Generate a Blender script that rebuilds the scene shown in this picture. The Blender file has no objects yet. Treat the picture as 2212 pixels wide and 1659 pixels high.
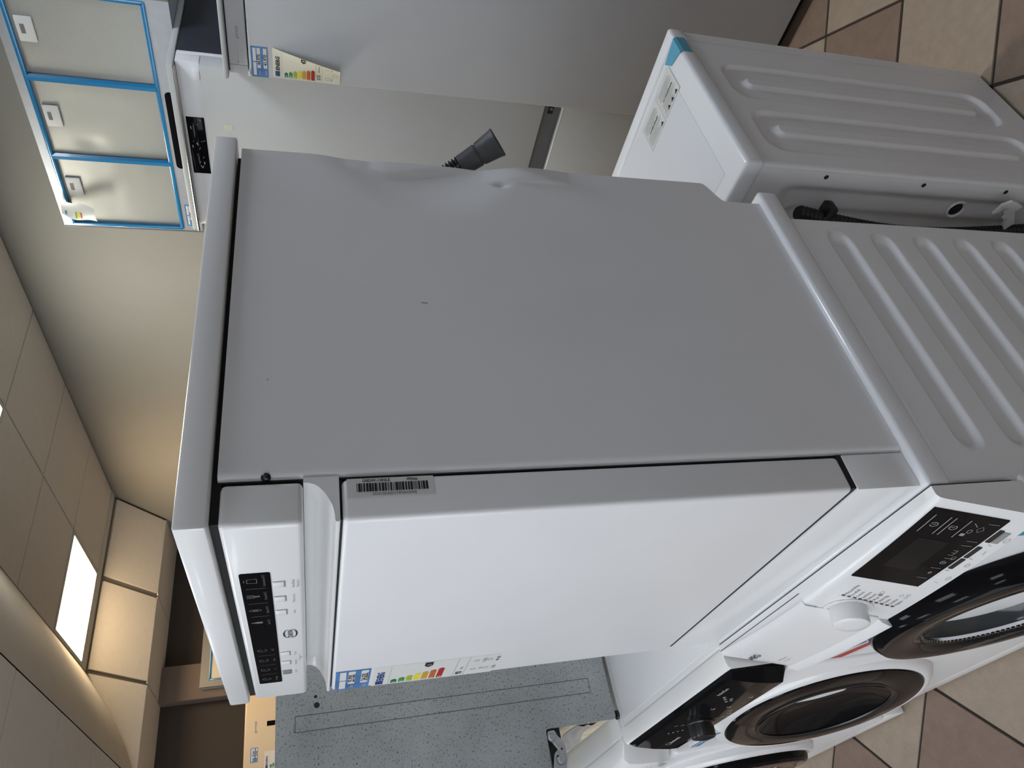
import bpy, bmesh, math, random
from mathutils import Vector, Matrix
random.seed(7)
S = bpy.context.scene
COL = S.collection
R = math.radians

# ------------------------------------------------------------------ camera
cam = bpy.data.cameras.new('camera'); camo = bpy.data.objects.new('camera', cam); COL.objects.link(camo)
yaw, pit, rol = R(52.72529), R(-15.95866), R(-0.57314)
d = Vector((-math.sin(yaw)*math.cos(pit), math.cos(yaw)*math.cos(pit), math.sin(pit)))
r0 = Vector((math.cos(yaw), math.sin(yaw), 0)); u0 = r0.cross(d)
rr = math.cos(rol)*r0 + math.sin(rol)*u0
uu = -math.sin(rol)*r0 + math.cos(rol)*u0
M = Matrix.Identity(4)                       # the phone was held sideways: image right = down, image top = right
for i in range(3):
    M[i][0] = -uu[i]; M[i][1] = rr[i]; M[i][2] = -d[i]
M[0][3], M[1][3], M[2][3] = 0.63541, -0.32216, 1.58055
camo.matrix_world = M
cam.sensor_fit = 'HORIZONTAL'; cam.sensor_width = 36.0; cam.lens = 1545.12/2212*36; cam.clip_start = 0.02
S.camera = camo

# ------------------------------------------------------------------ world, exposure
W = bpy.data.worlds.new('world'); S.world = W; W.use_nodes = True
W.node_tree.nodes['Background'].inputs[0].default_value = (0.80, 0.90, 1.0, 1)
W.node_tree.nodes['Background'].inputs[1].default_value = 1.0
S.view_settings.view_transform = 'Standard'; S.view_settings.look = 'None'
S.view_settings.gamma = 1.0; S.view_settings.use_curve_mapping = False
S.view_settings.exposure = 0.85
LED_WARM, LED_COOL, LED_BAY, LED_BAY2 = 15.0, 4.9, 14.5, 11.5

# daylight entering through the shop window in the front wall
al = bpy.data.lights.new('shop_window_daylight', 'AREA'); al.shape = 'RECTANGLE'; al.size = 4.4; al.size_y = 1.9
al.energy = 35; al.color = (0.92, 0.96, 1.0)
alo = bpy.data.objects.new('shop_window_daylight', al); COL.objects.link(alo)
alo.location = (-1.2, -4.42, 1.5); alo.rotation_euler = (R(90), 0, 0)

# ------------------------------------------------------------------ helpers
def mat(name, col, rough=0.5, metal=0.0, noise=0.0, nscale=60.0, bump=0.0, bscale=200.0, emit=None, es=0.0, trans=0.0, coat=0.0, alpha=1.0, spec=None, ior=None):
    m = bpy.data.materials.new(name); m.use_nodes = True
    nt = m.node_tree; b = nt.nodes['Principled BSDF']
    b.inputs['Base Color'].default_value = (*col, 1); b.inputs['Roughness'].default_value = rough
    b.inputs['Metallic'].default_value = metal
    if spec is not None: b.inputs['Specular IOR Level'].default_value = spec
    if ior: b.inputs['IOR'].default_value = ior
    if coat: b.inputs['Coat Weight'].default_value = coat; b.inputs['Coat Roughness'].default_value = 0.05
    if trans: b.inputs['Transmission Weight'].default_value = trans
    if alpha < 1: b.inputs['Alpha'].default_value = alpha
    if emit: b.inputs['Emission Color'].default_value = (*emit, 1); b.inputs['Emission Strength'].default_value = es
    tc = nt.nodes.new('ShaderNodeTexCoord')
    if noise:
        n = nt.nodes.new('ShaderNodeTexNoise'); n.inputs['Scale'].default_value = nscale; n.inputs['Detail'].default_value = 6
        nt.links.new(tc.outputs['Object'], n.inputs['Vector'])
        mr = nt.nodes.new('ShaderNodeMapRange'); mr.inputs[1].default_value = 0.3; mr.inputs[2].default_value = 0.7
        mr.inputs[3].default_value = 1-noise; mr.inputs[4].default_value = 1+noise
        nt.links.new(n.outputs['Fac'], mr.inputs[0])
        mx = nt.nodes.new('ShaderNodeMix'); mx.data_type = 'RGBA'; mx.blend_type = 'MULTIPLY'; mx.inputs[0].default_value = 1
        mx.inputs[6].default_value = (*col, 1); nt.links.new(mr.outputs[0], mx.inputs[7]); nt.links.new(mx.outputs[2], b.inputs['Base Color'])
    if bump:
        n2 = nt.nodes.new('ShaderNodeTexNoise'); n2.inputs['Scale'].default_value = bscale; n2.inputs['Detail'].default_value = 3
        nt.links.new(tc.outputs['Object'], n2.inputs['Vector'])
        bp = nt.nodes.new('ShaderNodeBump'); bp.inputs['Strength'].default_value = bump; bp.inputs['Distance'].default_value = 0.002
        nt.links.new(n2.outputs['Fac'], bp.inputs['Height']); nt.links.new(bp.outputs['Normal'], b.inputs['Normal'])
    return m

def finish(me, smooth=True, ang=35):
    if smooth:
        for p in me.polygons: p.use_smooth = True
        me.set_sharp_from_angle(angle=R(ang))
    me.update()

def link(name, me, m, parent=None):
    o = bpy.data.objects.new(name, me); COL.objects.link(o)
    if m is not None:
        me.materials.clear(); me.materials.append(m)
    if parent is not None: o.parent = parent
    return o

def tag(o, label, cat, group=None):
    o['label'] = label; o['category'] = cat
    if group: o['group'] = group
    return o

def thing(name, label, cat, loc, rz=0.0, group=None):
    o = bpy.data.objects.new(name, None); COL.objects.link(o); o.empty_display_size = 0.05
    o.location = loc; o.rotation_euler = (0, 0, rz)
    return tag(o, label, cat, group)

def struct(o): o['kind'] = 'structure'; return o
def lab(o, s): o['label'] = s; return o

class MB:
    """collects vertices and faces of one mesh"""
    def __init__(s): s.v = []; s.f = []
    def quad(s, a, b, c, e):
        n = len(s.v); s.v += [tuple(a), tuple(b), tuple(c), tuple(e)]; s.f.append((n, n+1, n+2, n+3)); return s
    def poly(s, pts):
        n = len(s.v); s.v += [tuple(p) for p in pts]; s.f.append(tuple(range(n, n+len(pts)))); return s
    def box(s, lo, hi):
        n = len(s.v)
        for z in (lo[2], hi[2]):
            for y in (lo[1], hi[1]):
                for x in (lo[0], hi[0]): s.v.append((x, y, z))
        for q in ((0,2,3,1),(4,5,7,6),(0,1,5,4),(2,6,7,3),(0,4,6,2),(1,3,7,5)): s.f.append(tuple(n+i for i in q))
        return s
    def loft(s, rings, caps=True, closed=True):
        n = len(s.v); k = len(rings[0])
        for rg in rings: s.v += [tuple(p) for p in rg]
        for i in range(len(rings)-1):
            for j in range(k if closed else k-1):
                a = n+i*k+j; b = n+i*k+(j+1) % k
                s.f.append((a, b, b+k, a+k))
        if caps:
            s.f.append(tuple(n+j for j in reversed(range(k)))); s.f.append(tuple(n+(len(rings)-1)*k+j for j in range(k)))
        return s
    def grid(s, fn, nu, nv):
        n = len(s.v)
        for j in range(nv+1):
            for i in range(nu+1): s.v.append(tuple(fn(i/nu, j/nv)))
        for j in range(nv):
            for i in range(nu):
                a = n+j*(nu+1)+i; s.f.append((a, a+1, a+nu+2, a+nu+1))
        return s
    def lathe(s, prof, c, ax, seg=48, up=None):
        """prof: list of (radius, distance along axis)"""
        ax = Vector(ax).normalized(); c = Vector(c)
        t = Vector((0, 0, 1)) if abs(ax.z) < 0.9 else Vector((1, 0, 0))
        e1 = ax.cross(t).normalized(); e2 = ax.cross(e1)
        n = len(s.v); k = len(prof)
        for i in range(seg):
            a = 2*math.pi*i/seg; w = e1*math.cos(a)+e2*math.sin(a)
            for (r, h) in prof: s.v.append(tuple(c+w*r+ax*h))
        for i in range(seg):
            for j in range(k-1):
                a = n+i*k+j; b = n+((i+1) % seg)*k+j
                s.f.append((a, b, b+1, a+1))
        return s
    def tube(s, pts, rad, seg=10, caps=True):
        pts = [Vector(p) for p in pts]; rings = []
        for i, p in enumerate(pts):
            t = (pts[min(i+1, len(pts)-1)]-pts[max(i-1, 0)]).normalized()
            h = Vector((0, 0, 1)) if abs(t.z) < 0.9 else Vector((1, 0, 0))
            e1 = t.cross(h).normalized(); e2 = t.cross(e1)
            r = rad[i] if isinstance(rad, (list, tuple)) else rad
            rings.append([p+e1*math.cos(2*math.pi*j/seg)*r+e2*math.sin(2*math.pi*j/seg)*r for j in range(seg)])
        return s.loft(rings, caps)
    def build(s, name, m, parent=None, smooth=True, ang=35, bev=0.0, seg=2):
        me = bpy.data.meshes.new(name); me.from_pydata(s.v, [], s.f)
        bm = bmesh.new(); bm.from_mesh(me)
        if bev or True:
            bmesh.ops.remove_doubles(bm, verts=bm.verts, dist=1e-6)
            bmesh.ops.recalc_face_normals(bm, faces=bm.faces)
        if bev:
            es = [e for e in bm.edges if len(e.link_faces) == 2 and e.calc_face_angle(0) > 0.5]
            bmesh.ops.bevel(bm, geom=es, offset=bev, segments=seg, affect='EDGES', profile=0.5, clamp_overlap=True)
        bm.to_mesh(me); bm.free()
        finish(me, smooth, ang)
        return link(name, me, m, parent)

def box(name, lo, hi, m, parent=None, bev=0.0, seg=2):
    return MB().box([min(a, b) for a, b in zip(lo, hi)], [max(a, b) for a, b in zip(lo, hi)]).build(name, m, parent, smooth=bev > 0, bev=bev, seg=seg)

class Frame:
    """flat surface frame: origin, right, up; pt(u, v, w)"""
    def __init__(s, o, a, b): s.o = Vector(o); s.a = Vector(a); s.b = Vector(b); s.n = s.a.cross(s.b)
    def pt(s, u, v, w=0.0): return s.o+s.a*u+s.b*v+s.n*w
class Warp:
    """curved surface frame: fn(u, v, w) -> point"""
    def __init__(s, fn): s.fn = fn
    def pt(s, u, v, w=0.0): return Vector(s.fn(u, v, w))

class Print:
    """flat print shapes laid on a frame"""
    def __init__(s, fr, w=0.0006): s.fr = fr; s.w = w; s.mb = MB()
    def rect(s, u0, v0, u1, v1):
        s.mb.quad(s.fr.pt(u0, v0, s.w), s.fr.pt(u1, v0, s.w), s.fr.pt(u1, v1, s.w), s.fr.pt(u0, v1, s.w)); return s
    def poly(s, pts): s.mb.poly([s.fr.pt(u, v, s.w) for u, v in pts]); return s
    def ring(s, uc, vc, ru, rv, t, a0=0, a1=360, n=24):
        for i in range(n):
            A = R(a0+(a1-a0)*i/n); B = R(a0+(a1-a0)*(i+1)/n)
            q = [(uc+ru*math.cos(A), vc+rv*math.sin(A)), (uc+ru*math.cos(B), vc+rv*math.sin(B)),
                 (uc+(ru-t)*math.cos(B), vc+(rv-t)*math.sin(B)), (uc+(ru-t)*math.cos(A), vc+(rv-t)*math.sin(A))]
            s.poly(q)
        return s
    def line(s, u0, v0, u1, v1, t):
        dx, dy = u1-u0, v1-v0; L = math.hypot(dx, dy) or 1; nx, ny = -dy/L*t/2, dx/L*t/2
        s.poly([(u0+nx, v0+ny), (u0-nx, v0-ny), (u1-nx, v1-ny), (u1+nx, v1+ny)]); return s
    def build(s, name, m, parent):
        o = s.mb.build(name, m, parent, smooth=False)
        if len(s.mb.f) > 1 and name not in ('flag', 'class_arrow', 'class_badge', 'logo'): o['kind'] = 'stuff'
        return o

def text(s, fr, u, v, size, m, parent, name='lettering', align='LEFT', w=0.0007, bold=0.0, sx=1.0, rot=0.0):
    cu = bpy.data.curves.new('txt', 'FONT'); cu.body = s; cu.size = size; cu.align_x = align; cu.resolution_u = 2; cu.offset = bold
    ob = bpy.data.objects.new('txt', cu)
    me = bpy.data.meshes.new_from_object(ob)
    bpy.data.objects.remove(ob); bpy.data.curves.remove(cu)
    c, sn = math.cos(rot), math.sin(rot)
    for vt in me.vertices:
        x, y = vt.co.x*sx, vt.co.y
        vt.co = fr.pt(u+x*c-y*sn, v+x*sn+y*c, w)
    me.name = name
    return link(name, me, m, parent)

def lerp(a, b, t): return a+(b-a)*t
def sstep(t): t = max(0.0, min(1.0, t)); return t*t*(3-2*t)

# ------------------------------------------------------------------ materials
M_white = mat('white_enamel', (0.80, 0.80, 0.81), 0.32, noise=0.012, nscale=9)
M_plast = mat('white_plastic', (0.82, 0.82, 0.82), 0.28, coat=0.15)
M_lidw = mat('white_lid', (0.80, 0.81, 0.83), 0.22, coat=0.2)
M_void = mat('dark_cavity', (0.010, 0.010, 0.011), 0.7)  # near-black colour that paints shade into gaps, holes and interiors
M_blkg = mat('black_gloss', (0.006, 0.006, 0.007), 0.07, spec=0.09)
M_blkp = mat('black_plastic', (0.014, 0.014, 0.015), 0.28)
M_rub = mat('grey_rubber', (0.045, 0.047, 0.05), 0.55, noise=0.15, nscale=90)
M_glass = mat('door_glass', (0.045, 0.05, 0.052), 0.12, spec=0.35)
M_dim = mat('print_dim', (0.13, 0.135, 0.135), 0.5)
M_drum = mat('drum_steel', (0.30, 0.31, 0.32), 0.3, metal=0.8)
M_chrome = mat('chrome', (0.75, 0.76, 0.78), 0.12, metal=1.0)
M_steel = mat('hinge_steel', (0.42, 0.44, 0.46), 0.35, metal=0.9, noise=0.15, nscale=40)
M_prt = mat('print_black', (0.012, 0.012, 0.014), 0.5)
M_prtg = mat('print_grey', (0.30, 0.30, 0.30), 0.5)
M_prtl = mat('print_light', (0.55, 0.56, 0.56), 0.5)
M_prtw = mat('print_white', (0.80, 0.80, 0.80), 0.5)
M_red = mat('print_red', (0.45, 0.06, 0.05), 0.5)
M_blue = mat('print_blue', (0.075, 0.20, 0.44), 0.45, noise=0.35, nscale=25)
M_eu = mat('print_eu_blue', (0.012, 0.04, 0.22), 0.5)
M_paper = mat('label_paper', (0.68, 0.68, 0.655), 0.5)
M_paperc = mat('label_paper_cream', (0.74, 0.72, 0.58), 0.5)
M_screen = mat('lcd_screen', (0.010, 0.010, 0.011), 0.15, spec=0.15)
M_btn = mat('button_grey', (0.33, 0.33, 0.33), 0.35, metal=0.4)
M_arrow = [mat('arrow_%s' % n, c, 0.5) for n, c in zip('abcdefg', [(0.0,0.16,0.05),(0.05,0.27,0.05),(0.36,0.45,0.02),(0.80,0.70,0.01),(0.62,0.32,0.02),(0.50,0.13,0.02),(0.42,0.015,0.01)])]
M_film = mat('blue_film', (0.015, 0.20, 0.42), 0.22, coat=0.4)
M_tape = mat('blue_tape', (0.10, 0.36, 0.52), 0.25)
M_inox = mat('brushed_inox', (0.42, 0.44, 0.47), 0.42, metal=0.55, noise=0.04, nscale=30)
M_silver = mat('silver_grey_paint', (0.47, 0.475, 0.485), 0.4, noise=0.02, nscale=10)
M_fr2 = mat('silver_door', (0.55, 0.555, 0.54), 0.42, noise=0.015, nscale=8)
M_cream = mat('cream_enamel', (0.58, 0.475, 0.335), 0.4)
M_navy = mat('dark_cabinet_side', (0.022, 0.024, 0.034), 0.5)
M_wallf = mat('wall_paint_shop', (0.20, 0.19, 0.18), 0.9, noise=0.02, nscale=4)
M_wall = mat('wall_paint_grey', (0.26, 0.25, 0.228), 0.9, noise=0.02, nscale=4, bump=0.05, bscale=300)
M_wallb = mat('wall_paint_brown', (0.055, 0.046, 0.041), 0.9, noise=0.04, nscale=3)
M_pill = mat('wall_paint_taupe', (0.17, 0.135, 0.115), 0.9)
M_ceil = mat('ceiling_tile', (0.78, 0.735, 0.675), 0.95, noise=0.02, nscale=30, bump=0.15, bscale=900)
M_ceilg = mat('ceiling_grid', (0.20, 0.18, 0.16), 0.9)
M_plas = mat('plaster', (0.74, 0.70, 0.64), 0.92, noise=0.02, nscale=5)
M_ctrim = mat('ceiling_trim', (0.66, 0.65, 0.62), 0.6)
M_hook = mat('translucent_nylon', (0.75, 0.75, 0.75), 0.4)
M_foam = mat('cream_foam', (0.62, 0.54, 0.38), 0.8, noise=0.2, nscale=18, bump=0.4, bscale=60)
M_bag = mat('plastic_sheet', (0.40, 0.38, 0.36), 0.35, noise=0.08, nscale=20)

def galv():
    m = mat('galvanised_steel', (0.115, 0.135, 0.14), 0.48, metal=0.25)
    nt = m.node_tree; b = nt.nodes['Principled BSDF']
    tc = nt.nodes.new('ShaderNodeTexCoord'); v = nt.nodes.new('ShaderNodeTexNoise'); v.inputs['Scale'].default_value = 330; v.inputs['Detail'].default_value = 2
    mp = nt.nodes.new('ShaderNodeMapping'); mp.inputs['Scale'].default_value = (1, 0.55, 1)
    nt.links.new(tc.outputs['Object'], mp.inputs[0]); nt.links.new(mp.outputs[0], v.inputs['Vector'])
    n = nt.nodes.new('ShaderNodeTexNoise'); n.inputs['Scale'].default_value = 7; n.inputs['Detail'].default_value = 4
    nt.links.new(tc.outputs['Object'], n.inputs['Vector'])
    cr = nt.nodes.new('ShaderNodeValToRGB'); cr.color_ramp.elements[0].position = 0.30; cr.color_ramp.elements[0].color = (0.085, 0.098, 0.102, 1)
    cr.color_ramp.elements[1].position = 0.42; cr.color_ramp.elements[1].color = (0.36, 0.385, 0.39, 1)
    nt.links.new(v.outputs['Fac'], cr.inputs[0])
    mr = nt.nodes.new('ShaderNodeMapRange'); mr.inputs[1].default_value = 0.3; mr.inputs[2].default_value = 0.7; mr.inputs[3].default_value = 0.82; mr.inputs[4].default_value = 1.12
    nt.links.new(n.outputs['Fac'], mr.inputs[0])
    mx = nt.nodes.new('ShaderNodeMix'); mx.data_type = 'RGBA'; mx.blend_type = 'MULTIPLY'; mx.inputs[0].default_value = 1
    nt.links.new(cr.outputs[0], mx.inputs[6]); nt.links.new(mr.outputs[0], mx.inputs[7]); nt.links.new(mx.outputs[2], b.inputs['Base Color'])
    return m
M_galv = galv()

def filt():
    m = mat('aluminium_filter_mesh', (0.5, 0.5, 0.47), 0.42, metal=0.6)
    nt = m.node_tree; b = nt.nodes['Principled BSDF']
    tc = nt.nodes.new('ShaderNodeTexCoord')
    mp = nt.nodes.new('ShaderNodeMapping'); mp.inputs['Rotation'].default_value = (0, R(45), 0); mp.inputs['Scale'].default_value = (1, 0, 1)
    nt.links.new(tc.outputs['Object'], mp.inputs[0])
    ck = nt.nodes.new('ShaderNodeTexVoronoi'); ck.inputs['Scale'].default_value = 210; ck.inputs['Randomness'].default_value = 0.0
    nt.links.new(mp.outputs[0], ck.inputs['Vector'])
    mr = nt.nodes.new('ShaderNodeMapRange'); mr.inputs[1].default_value = 0.25; mr.inputs[2].default_value = 0.55; mr.inputs[3].default_value = 0.55; mr.inputs[4].default_value = 1.1
    nt.links.new(ck.outputs['Distance'], mr.inputs[0])
    mx = nt.nodes.new('ShaderNodeMix'); mx.data_type = 'RGBA'; mx.blend_type = 'MULTIPLY'; mx.inputs[0].default_value = 1
    mx.inputs[6].default_value = (0.50, 0.50, 0.46, 1); nt.links.new(mr.outputs[0], mx.inputs[7]); nt.links.new(mx.outputs[2], b.inputs['Base Color'])
    n = nt.nodes.new('ShaderNodeTexNoise'); n.inputs['Scale'].default_value = 5; nt.links.new(tc.outputs['Object'], n.inputs['Vector'])
    bp = nt.nodes.new('ShaderNodeBump'); bp.inputs['Strength'].default_value = 0.12; bp.inputs['Distance'].default_value = 0.04
    nt.links.new(n.outputs['Fac'], bp.inputs['Height']); nt.links.new(bp.outputs['Normal'], b.inputs['Normal'])
    return m
M_filter = filt()

def tilemat(name, c1, c2):
    m = mat(name, c1, 0.55, bump=0.25, bscale=70)
    nt = m.node_tree; b = nt.nodes['Principled BSDF']
    ge = nt.nodes.new('ShaderNodeNewGeometry'); n = nt.nodes.new('ShaderNodeTexNoise'); n.inputs['Scale'].default_value = 26; n.inputs['Detail'].default_value = 9; n.inputs['Roughness'].default_value = 0.72
    nt.links.new(ge.outputs['Position'], n.inputs['Vector'])
    cr = nt.nodes.new('ShaderNodeValToRGB'); cr.color_ramp.elements[0].position = 0.3; cr.color_ramp.elements[0].color = (*c2, 1)
    cr.color_ramp.elements[1].position = 0.68; cr.color_ramp.elements[1].color = (*c1, 1)
    nt.links.new(n.outputs['Fac'], cr.inputs[0]); nt.links.new(cr.outputs[0], b.inputs['Base Color'])
    return m
M_tileA = tilemat('tile_beige', (0.385, 0.305, 0.235), (0.31, 0.245, 0.185))
M_tileB = tilemat('tile_brown', (0.265, 0.185, 0.138), (0.195, 0.135, 0.10))
M_grout = mat('grout', (0.035, 0.027, 0.022), 0.9)

# ------------------------------------------------------------------ room
XL, XR, YB, YF = -5.2, 2.6, 2.465, -4.5
H, H2 = 2.89, 2.61
XS0, XS1 = -4.27, -4.66          # sloped bulkhead along the left
YS0, YS1 = 1.265, 0.69           # sloped bulkhead along the front of the raised bay

fl = struct(box('floor', (XL-.15, YF-.15, -.06), (XR+.15, YB+.15, -.0035), M_grout))
tp = 0.305; ts = 0.2995
tm = {}
for nm, mm in (('a', M_tileA), ('b', M_tileB)):
    me = bpy.data.meshes.new('tile'); h = ts/2
    bm = bmesh.new()
    vs = [bm.verts.new((x*h, y*h, -0.012)) for x, y in ((-1,-1),(1,-1),(1,1),(-1,1))] + [bm.verts.new((x*(h-.002), y*(h-.002), 0)) for x, y in ((-1,-1),(1,-1),(1,1),(-1,1))]
    bm.faces.new(vs[4:])
    for i in range(4): bm.faces.new((vs[i], vs[(i+1) % 4], vs[4+(i+1) % 4], vs[4+i]))
    bm.to_mesh(me); bm.free(); me.materials.append(mm); tm[nm] = me
c45 = math.sqrt(.5)
ntile = 0
for i in range(-16, 17):
    for j in range(-16, 17):
        a = (i+.5)*tp; b = (j+.5)*tp
        x = -.212+a*c45+b*c45; y = 1.687-a*c45+b*c45
        if not (-2.35 < x < 1.25 and -1.75 < y < 2.40): continue
        o = bpy.data.objects.new('tile', tm['b' if (i+j) % 2 else 'a']); COL.objects.link(o)
        o.location = (x, y, random.uniform(-.0006, .0004)); o.rotation_euler = (random.uniform(-.002, .002), random.uniform(-.002, .002), R(-45)); o.parent = fl; ntile += 1

struct(box('wall_back', (XL-.15, YB, 0), (XR+.15, YB+.15, 3.0), M_wall))
struct(box('wall_left', (XL-.15, YF-.15, 0), (XL, YB, 3.0), M_wallb))
struct(box('wall_right', (XR, YF-.15, 0), (XR+.15, YB, 3.0), mat('wall_paint_right', (0.38, 0.38, 0.38), 0.9)))
wf = MB()
wf.box((XL, YF-.15, 0), (-3.5, YF, 3.0)); wf.box((1.1, YF-.15, 0), (XR, YF, 3.0))
wf.box((-3.5, YF-.15, 0), (1.1, YF, .5)); wf.box((-3.5, YF-.15, 2.5), (1.1, YF, 3.0))
struct(wf.build('wall_front', M_wallf, smooth=False))
wn = MB()
for x in (-3.5, -1.23, 1.06): wn.box((x, YF-.1, .5), (x+.04, YF-.04, 2.5))
wn.box((-3.5, YF-.1, .5), (1.1, YF-.04, .54)); wn.box((-3.5, YF-.1, 2.46), (1.1, YF-.04, 2.5))
win = struct(wn.build('window_1', M_ctrim, smooth=False))
for k, x in enumerate((-3.46, -1.19)): box('pane', (x, YF-.075, .54), (x+2.23, YF-.069, 2.46), mat('window_glass', (1, 1, 1), 0.0, trans=1.0, ior=1.45) if k == 0 else bpy.data.materials['window_glass'], win)
struct(box('trim_1', (XL, 1.25, 0), (XL+.11, 1.50, H2), M_pill, bev=.006))

# ceiling: raised bay with sloped edges
ce = struct(MB().box((XL, YF, H+.03), (XR, YB, H+.10)).build('ceiling', M_ceilg, smooth=False))
gb = MB()
gb.quad((XS0, YS0, H+.010), (XR, YS0, H+.010), (XR, YB, H+.010), (XS0, YB, H+.010))
gb.quad((XL, YF, H2+.010), (XR, YF, H2+.010), (XR, YS1, H2+.010), (XL, YS1, H2+.010))
gb.quad((XL, YS1, H2+.010), (XS1, YS1, H2+.010), (XS1, YB, H2+.010), (XL, YB, H2+.010))
gb.quad((XS0-.012, YS0, H+.010), (XS0-.012, YB, H+.010), (XS1-.012, YB, H2+.010), (XS1-.012, YS1, H2+.010))
gb.build('grid_backing', M_ceilg, ce, smooth=False)
ex = [-4.19+.605*k for k in range(12)]
def ctile(x0, x1, y0, y1, z):
    g = .0055
    return MB().box((x0+g, y0+g, z), (x1-g, y1-g, z+.011)).build('ceiling_tile', M_ceil, ce, smooth=False)
lights = []          # (x0, x1, y0, y1, z, colour, strength, label)
LB = (0.78, 0.87, 1.0)
LW, LC, LN = (1.0, 0.73, 0.43), (0.86, 0.915, 1.0), (1.0, 0.98, 0.86)
for j, (y1, y0) in enumerate(((YB-.004, 1.865), (1.865, YS0))):
    for i in range(11):
        if j == 1 and i in (0, 3, 7):
            lights.append((ex[i], ex[i+1], y0, y1, H, {0: LW, 3: LN}.get(i, LB), {0: LED_WARM, 3: LED_BAY}.get(i, LED_BAY2), i)); continue
        ctile(ex[i], ex[i+1], y0, y1, H)
    ctile(ex[0]-.078, ex[0], y0, y1, H) if False else None
MB().box((XS0, YS0, H-.004), (ex[0], YB-.004, H+.008)).build('edge_trim', M_ctrim, ce, smooth=False)
ey = [YS1-.605*k for k in range(9)]
lx = [XL+.002, -4.795]+ex
for k in range(8):
    for i in range(len(lx)-1):
        if k in (2, 5) and i in (2, 5, 8, 11):
            lights.append((lx[i], lx[i+1], ey[k+1], ey[k], H2, LC, LED_COOL, 100+k)); continue
        ctile(lx[i], lx[i+1], ey[k+1], ey[k], H2)
for (y0, y1) in ((1.865, YB), (YS0, 1.865), (YS1, YS0)): ctile(XL+.002, XS1-.004, y0, y1, H2)
# sloped left bulkhead panels
sv = Vector((XS1-XS0, 0, H2-H)); sl = sv.length; sv.normalize(); sn = Vector((sv.z, 0, -sv.x)); sn = -sn if sn.z > 0 else sn
def spanel(y0a, y1, y0b):
    P = [Vector((XS0, y0a, H))+sv*.03, Vector((XS0, y1, H))+sv*.03, Vector((XS0, y1, H))+sv*(sl-.003), Vector((XS0, y0b, H))+sv*(sl-.003)]
    m = MB(); m.loft([[p+sn*.0 for p in P], [p-sn*.014 for p in P]]); return m.build('bulkhead_panel', M_ceil, ce, smooth=False)
spanel(1.865+.02, YB-.02, 1.865+.02); spanel(YS0+.02, 1.865-.02, YS0+.02); spanel(YS0-.012, YS0-.0+.0-.008, YS1+.01)
# smooth plaster slope towards the shop floor, slightly bellied, mitred to the left panels
def bel(t, xx):
    y = lerp(YS0, YS1, t); z = lerp(H, H2, t) - .035*math.sin(math.pi*t)
    return y, z
pl = MB()
def pfn(u, v):
    y, z = bel(v, 0); xl = lerp(XS0, XS1, v)-.01
    x = lerp(xl, XR, u**1.5); return (x, y, z)
pl.grid(pfn, 24, 12)
pl.build('bulkhead_slope', M_plas, ce, ang=60)

def ceiling_light(x0, x1, y0, y1, z, colr, st, k):
    cx, cy = (x0+x1)/2, (y0+y1)/2
    if k == 0: lb, g = 'glowing warm square ceiling light panel beside the sloped bulkhead', None
    elif k == 3: lb, g = 'cool ceiling light panel, only its corner showing at the picture edge', None
    else: lb, g = 'recessed square ceiling light panel further along the shop ceiling', 'ceiling light panels out of view'
    t = thing('ceiling_light', lb, 'ceiling light', (cx, cy, z), 0, g)
    hx, hy = (x1-x0)/2-.004, (y1-y0)/2-.004; w = .022
    fr = MB()
    fr.box((-hx, -hy, -.003), (hx, -hy+w, .009)); fr.box((-hx, hy-w, -.003), (hx, hy, .009))
    fr.box((-hx, -hy+w, -.003), (-hx+w, hy-w, .009)); fr.box((hx-w, -hy+w, -.003), (hx, hy-w, .009))
    fr.build('frame', M_ctrim, t, smooth=False)
    key = 'led_diffuser_%s_%g' % ('warm' if k == 0 else 'neutral' if k == 3 else 'cool', st)
    me = bpy.data.materials.get(key) or mat(key, (0.9, 0.9, 0.9), 0.5, emit=colr, es=st)
    MB().box((-hx+w, -hy+w, -.001), (hx-w, hy-w, .008)).build('diffuser', me, t, smooth=False)
for L in lights: ceiling_light(*L)

# ------------------------------------------------------------------ labels shared by several appliances
def price_tag(fr, u0, v0, u1, v1, parent, rows, name='price_tag', small=True):
    """blue shelf ticket with white fields; rows: two hand-written prices"""
    w, h = u1-u0, v1-v0
    b = MB().loft([[fr.pt(u0, v0, 0), fr.pt(u1, v0, 0), fr.pt(u1, v1, 0), fr.pt(u0, v1, 0)], [fr.pt(u0, v0, .0005), fr.pt(u1, v0, .0005), fr.pt(u1, v1, .0005), fr.pt(u0, v1, .0005)]])
    t = b.build(name, M_blue, parent, smooth=False)
    p = Print(fr, .0008)
    p.rect(u0+.06*w, v0+.70*h, u0+.48*w, v0+.88*h); p.rect(u0+.52*w, v0+.70*h, u0+.95*w, v0+.88*h)
    p.rect(u0+.30*w, v0+.44*h, u0+.95*w, v0+.64*h); p.rect(u0+.30*w, v0+.06*h, u0+.95*w, v0+.27*h)
    p.build('field', M_paper, t)
    text('CENA', fr, u0+.05*w, v0+.47*h, .13*h, M_prtl, t, w=.0009); text('CENA', fr, u0+.05*w, v0+.09*h, .13*h, M_prtl, t, w=.0009)
    text(rows[0], fr, u0+.40*w, v0+.455*h, .26*h, M_prt, t, 'handwriting', w=.001, bold=.0004); text(rows[1], fr, u0+.40*w, v0+.075*h, .26*h, M_prt, t, 'handwriting', w=.001, bold=.0004)
    return t

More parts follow.
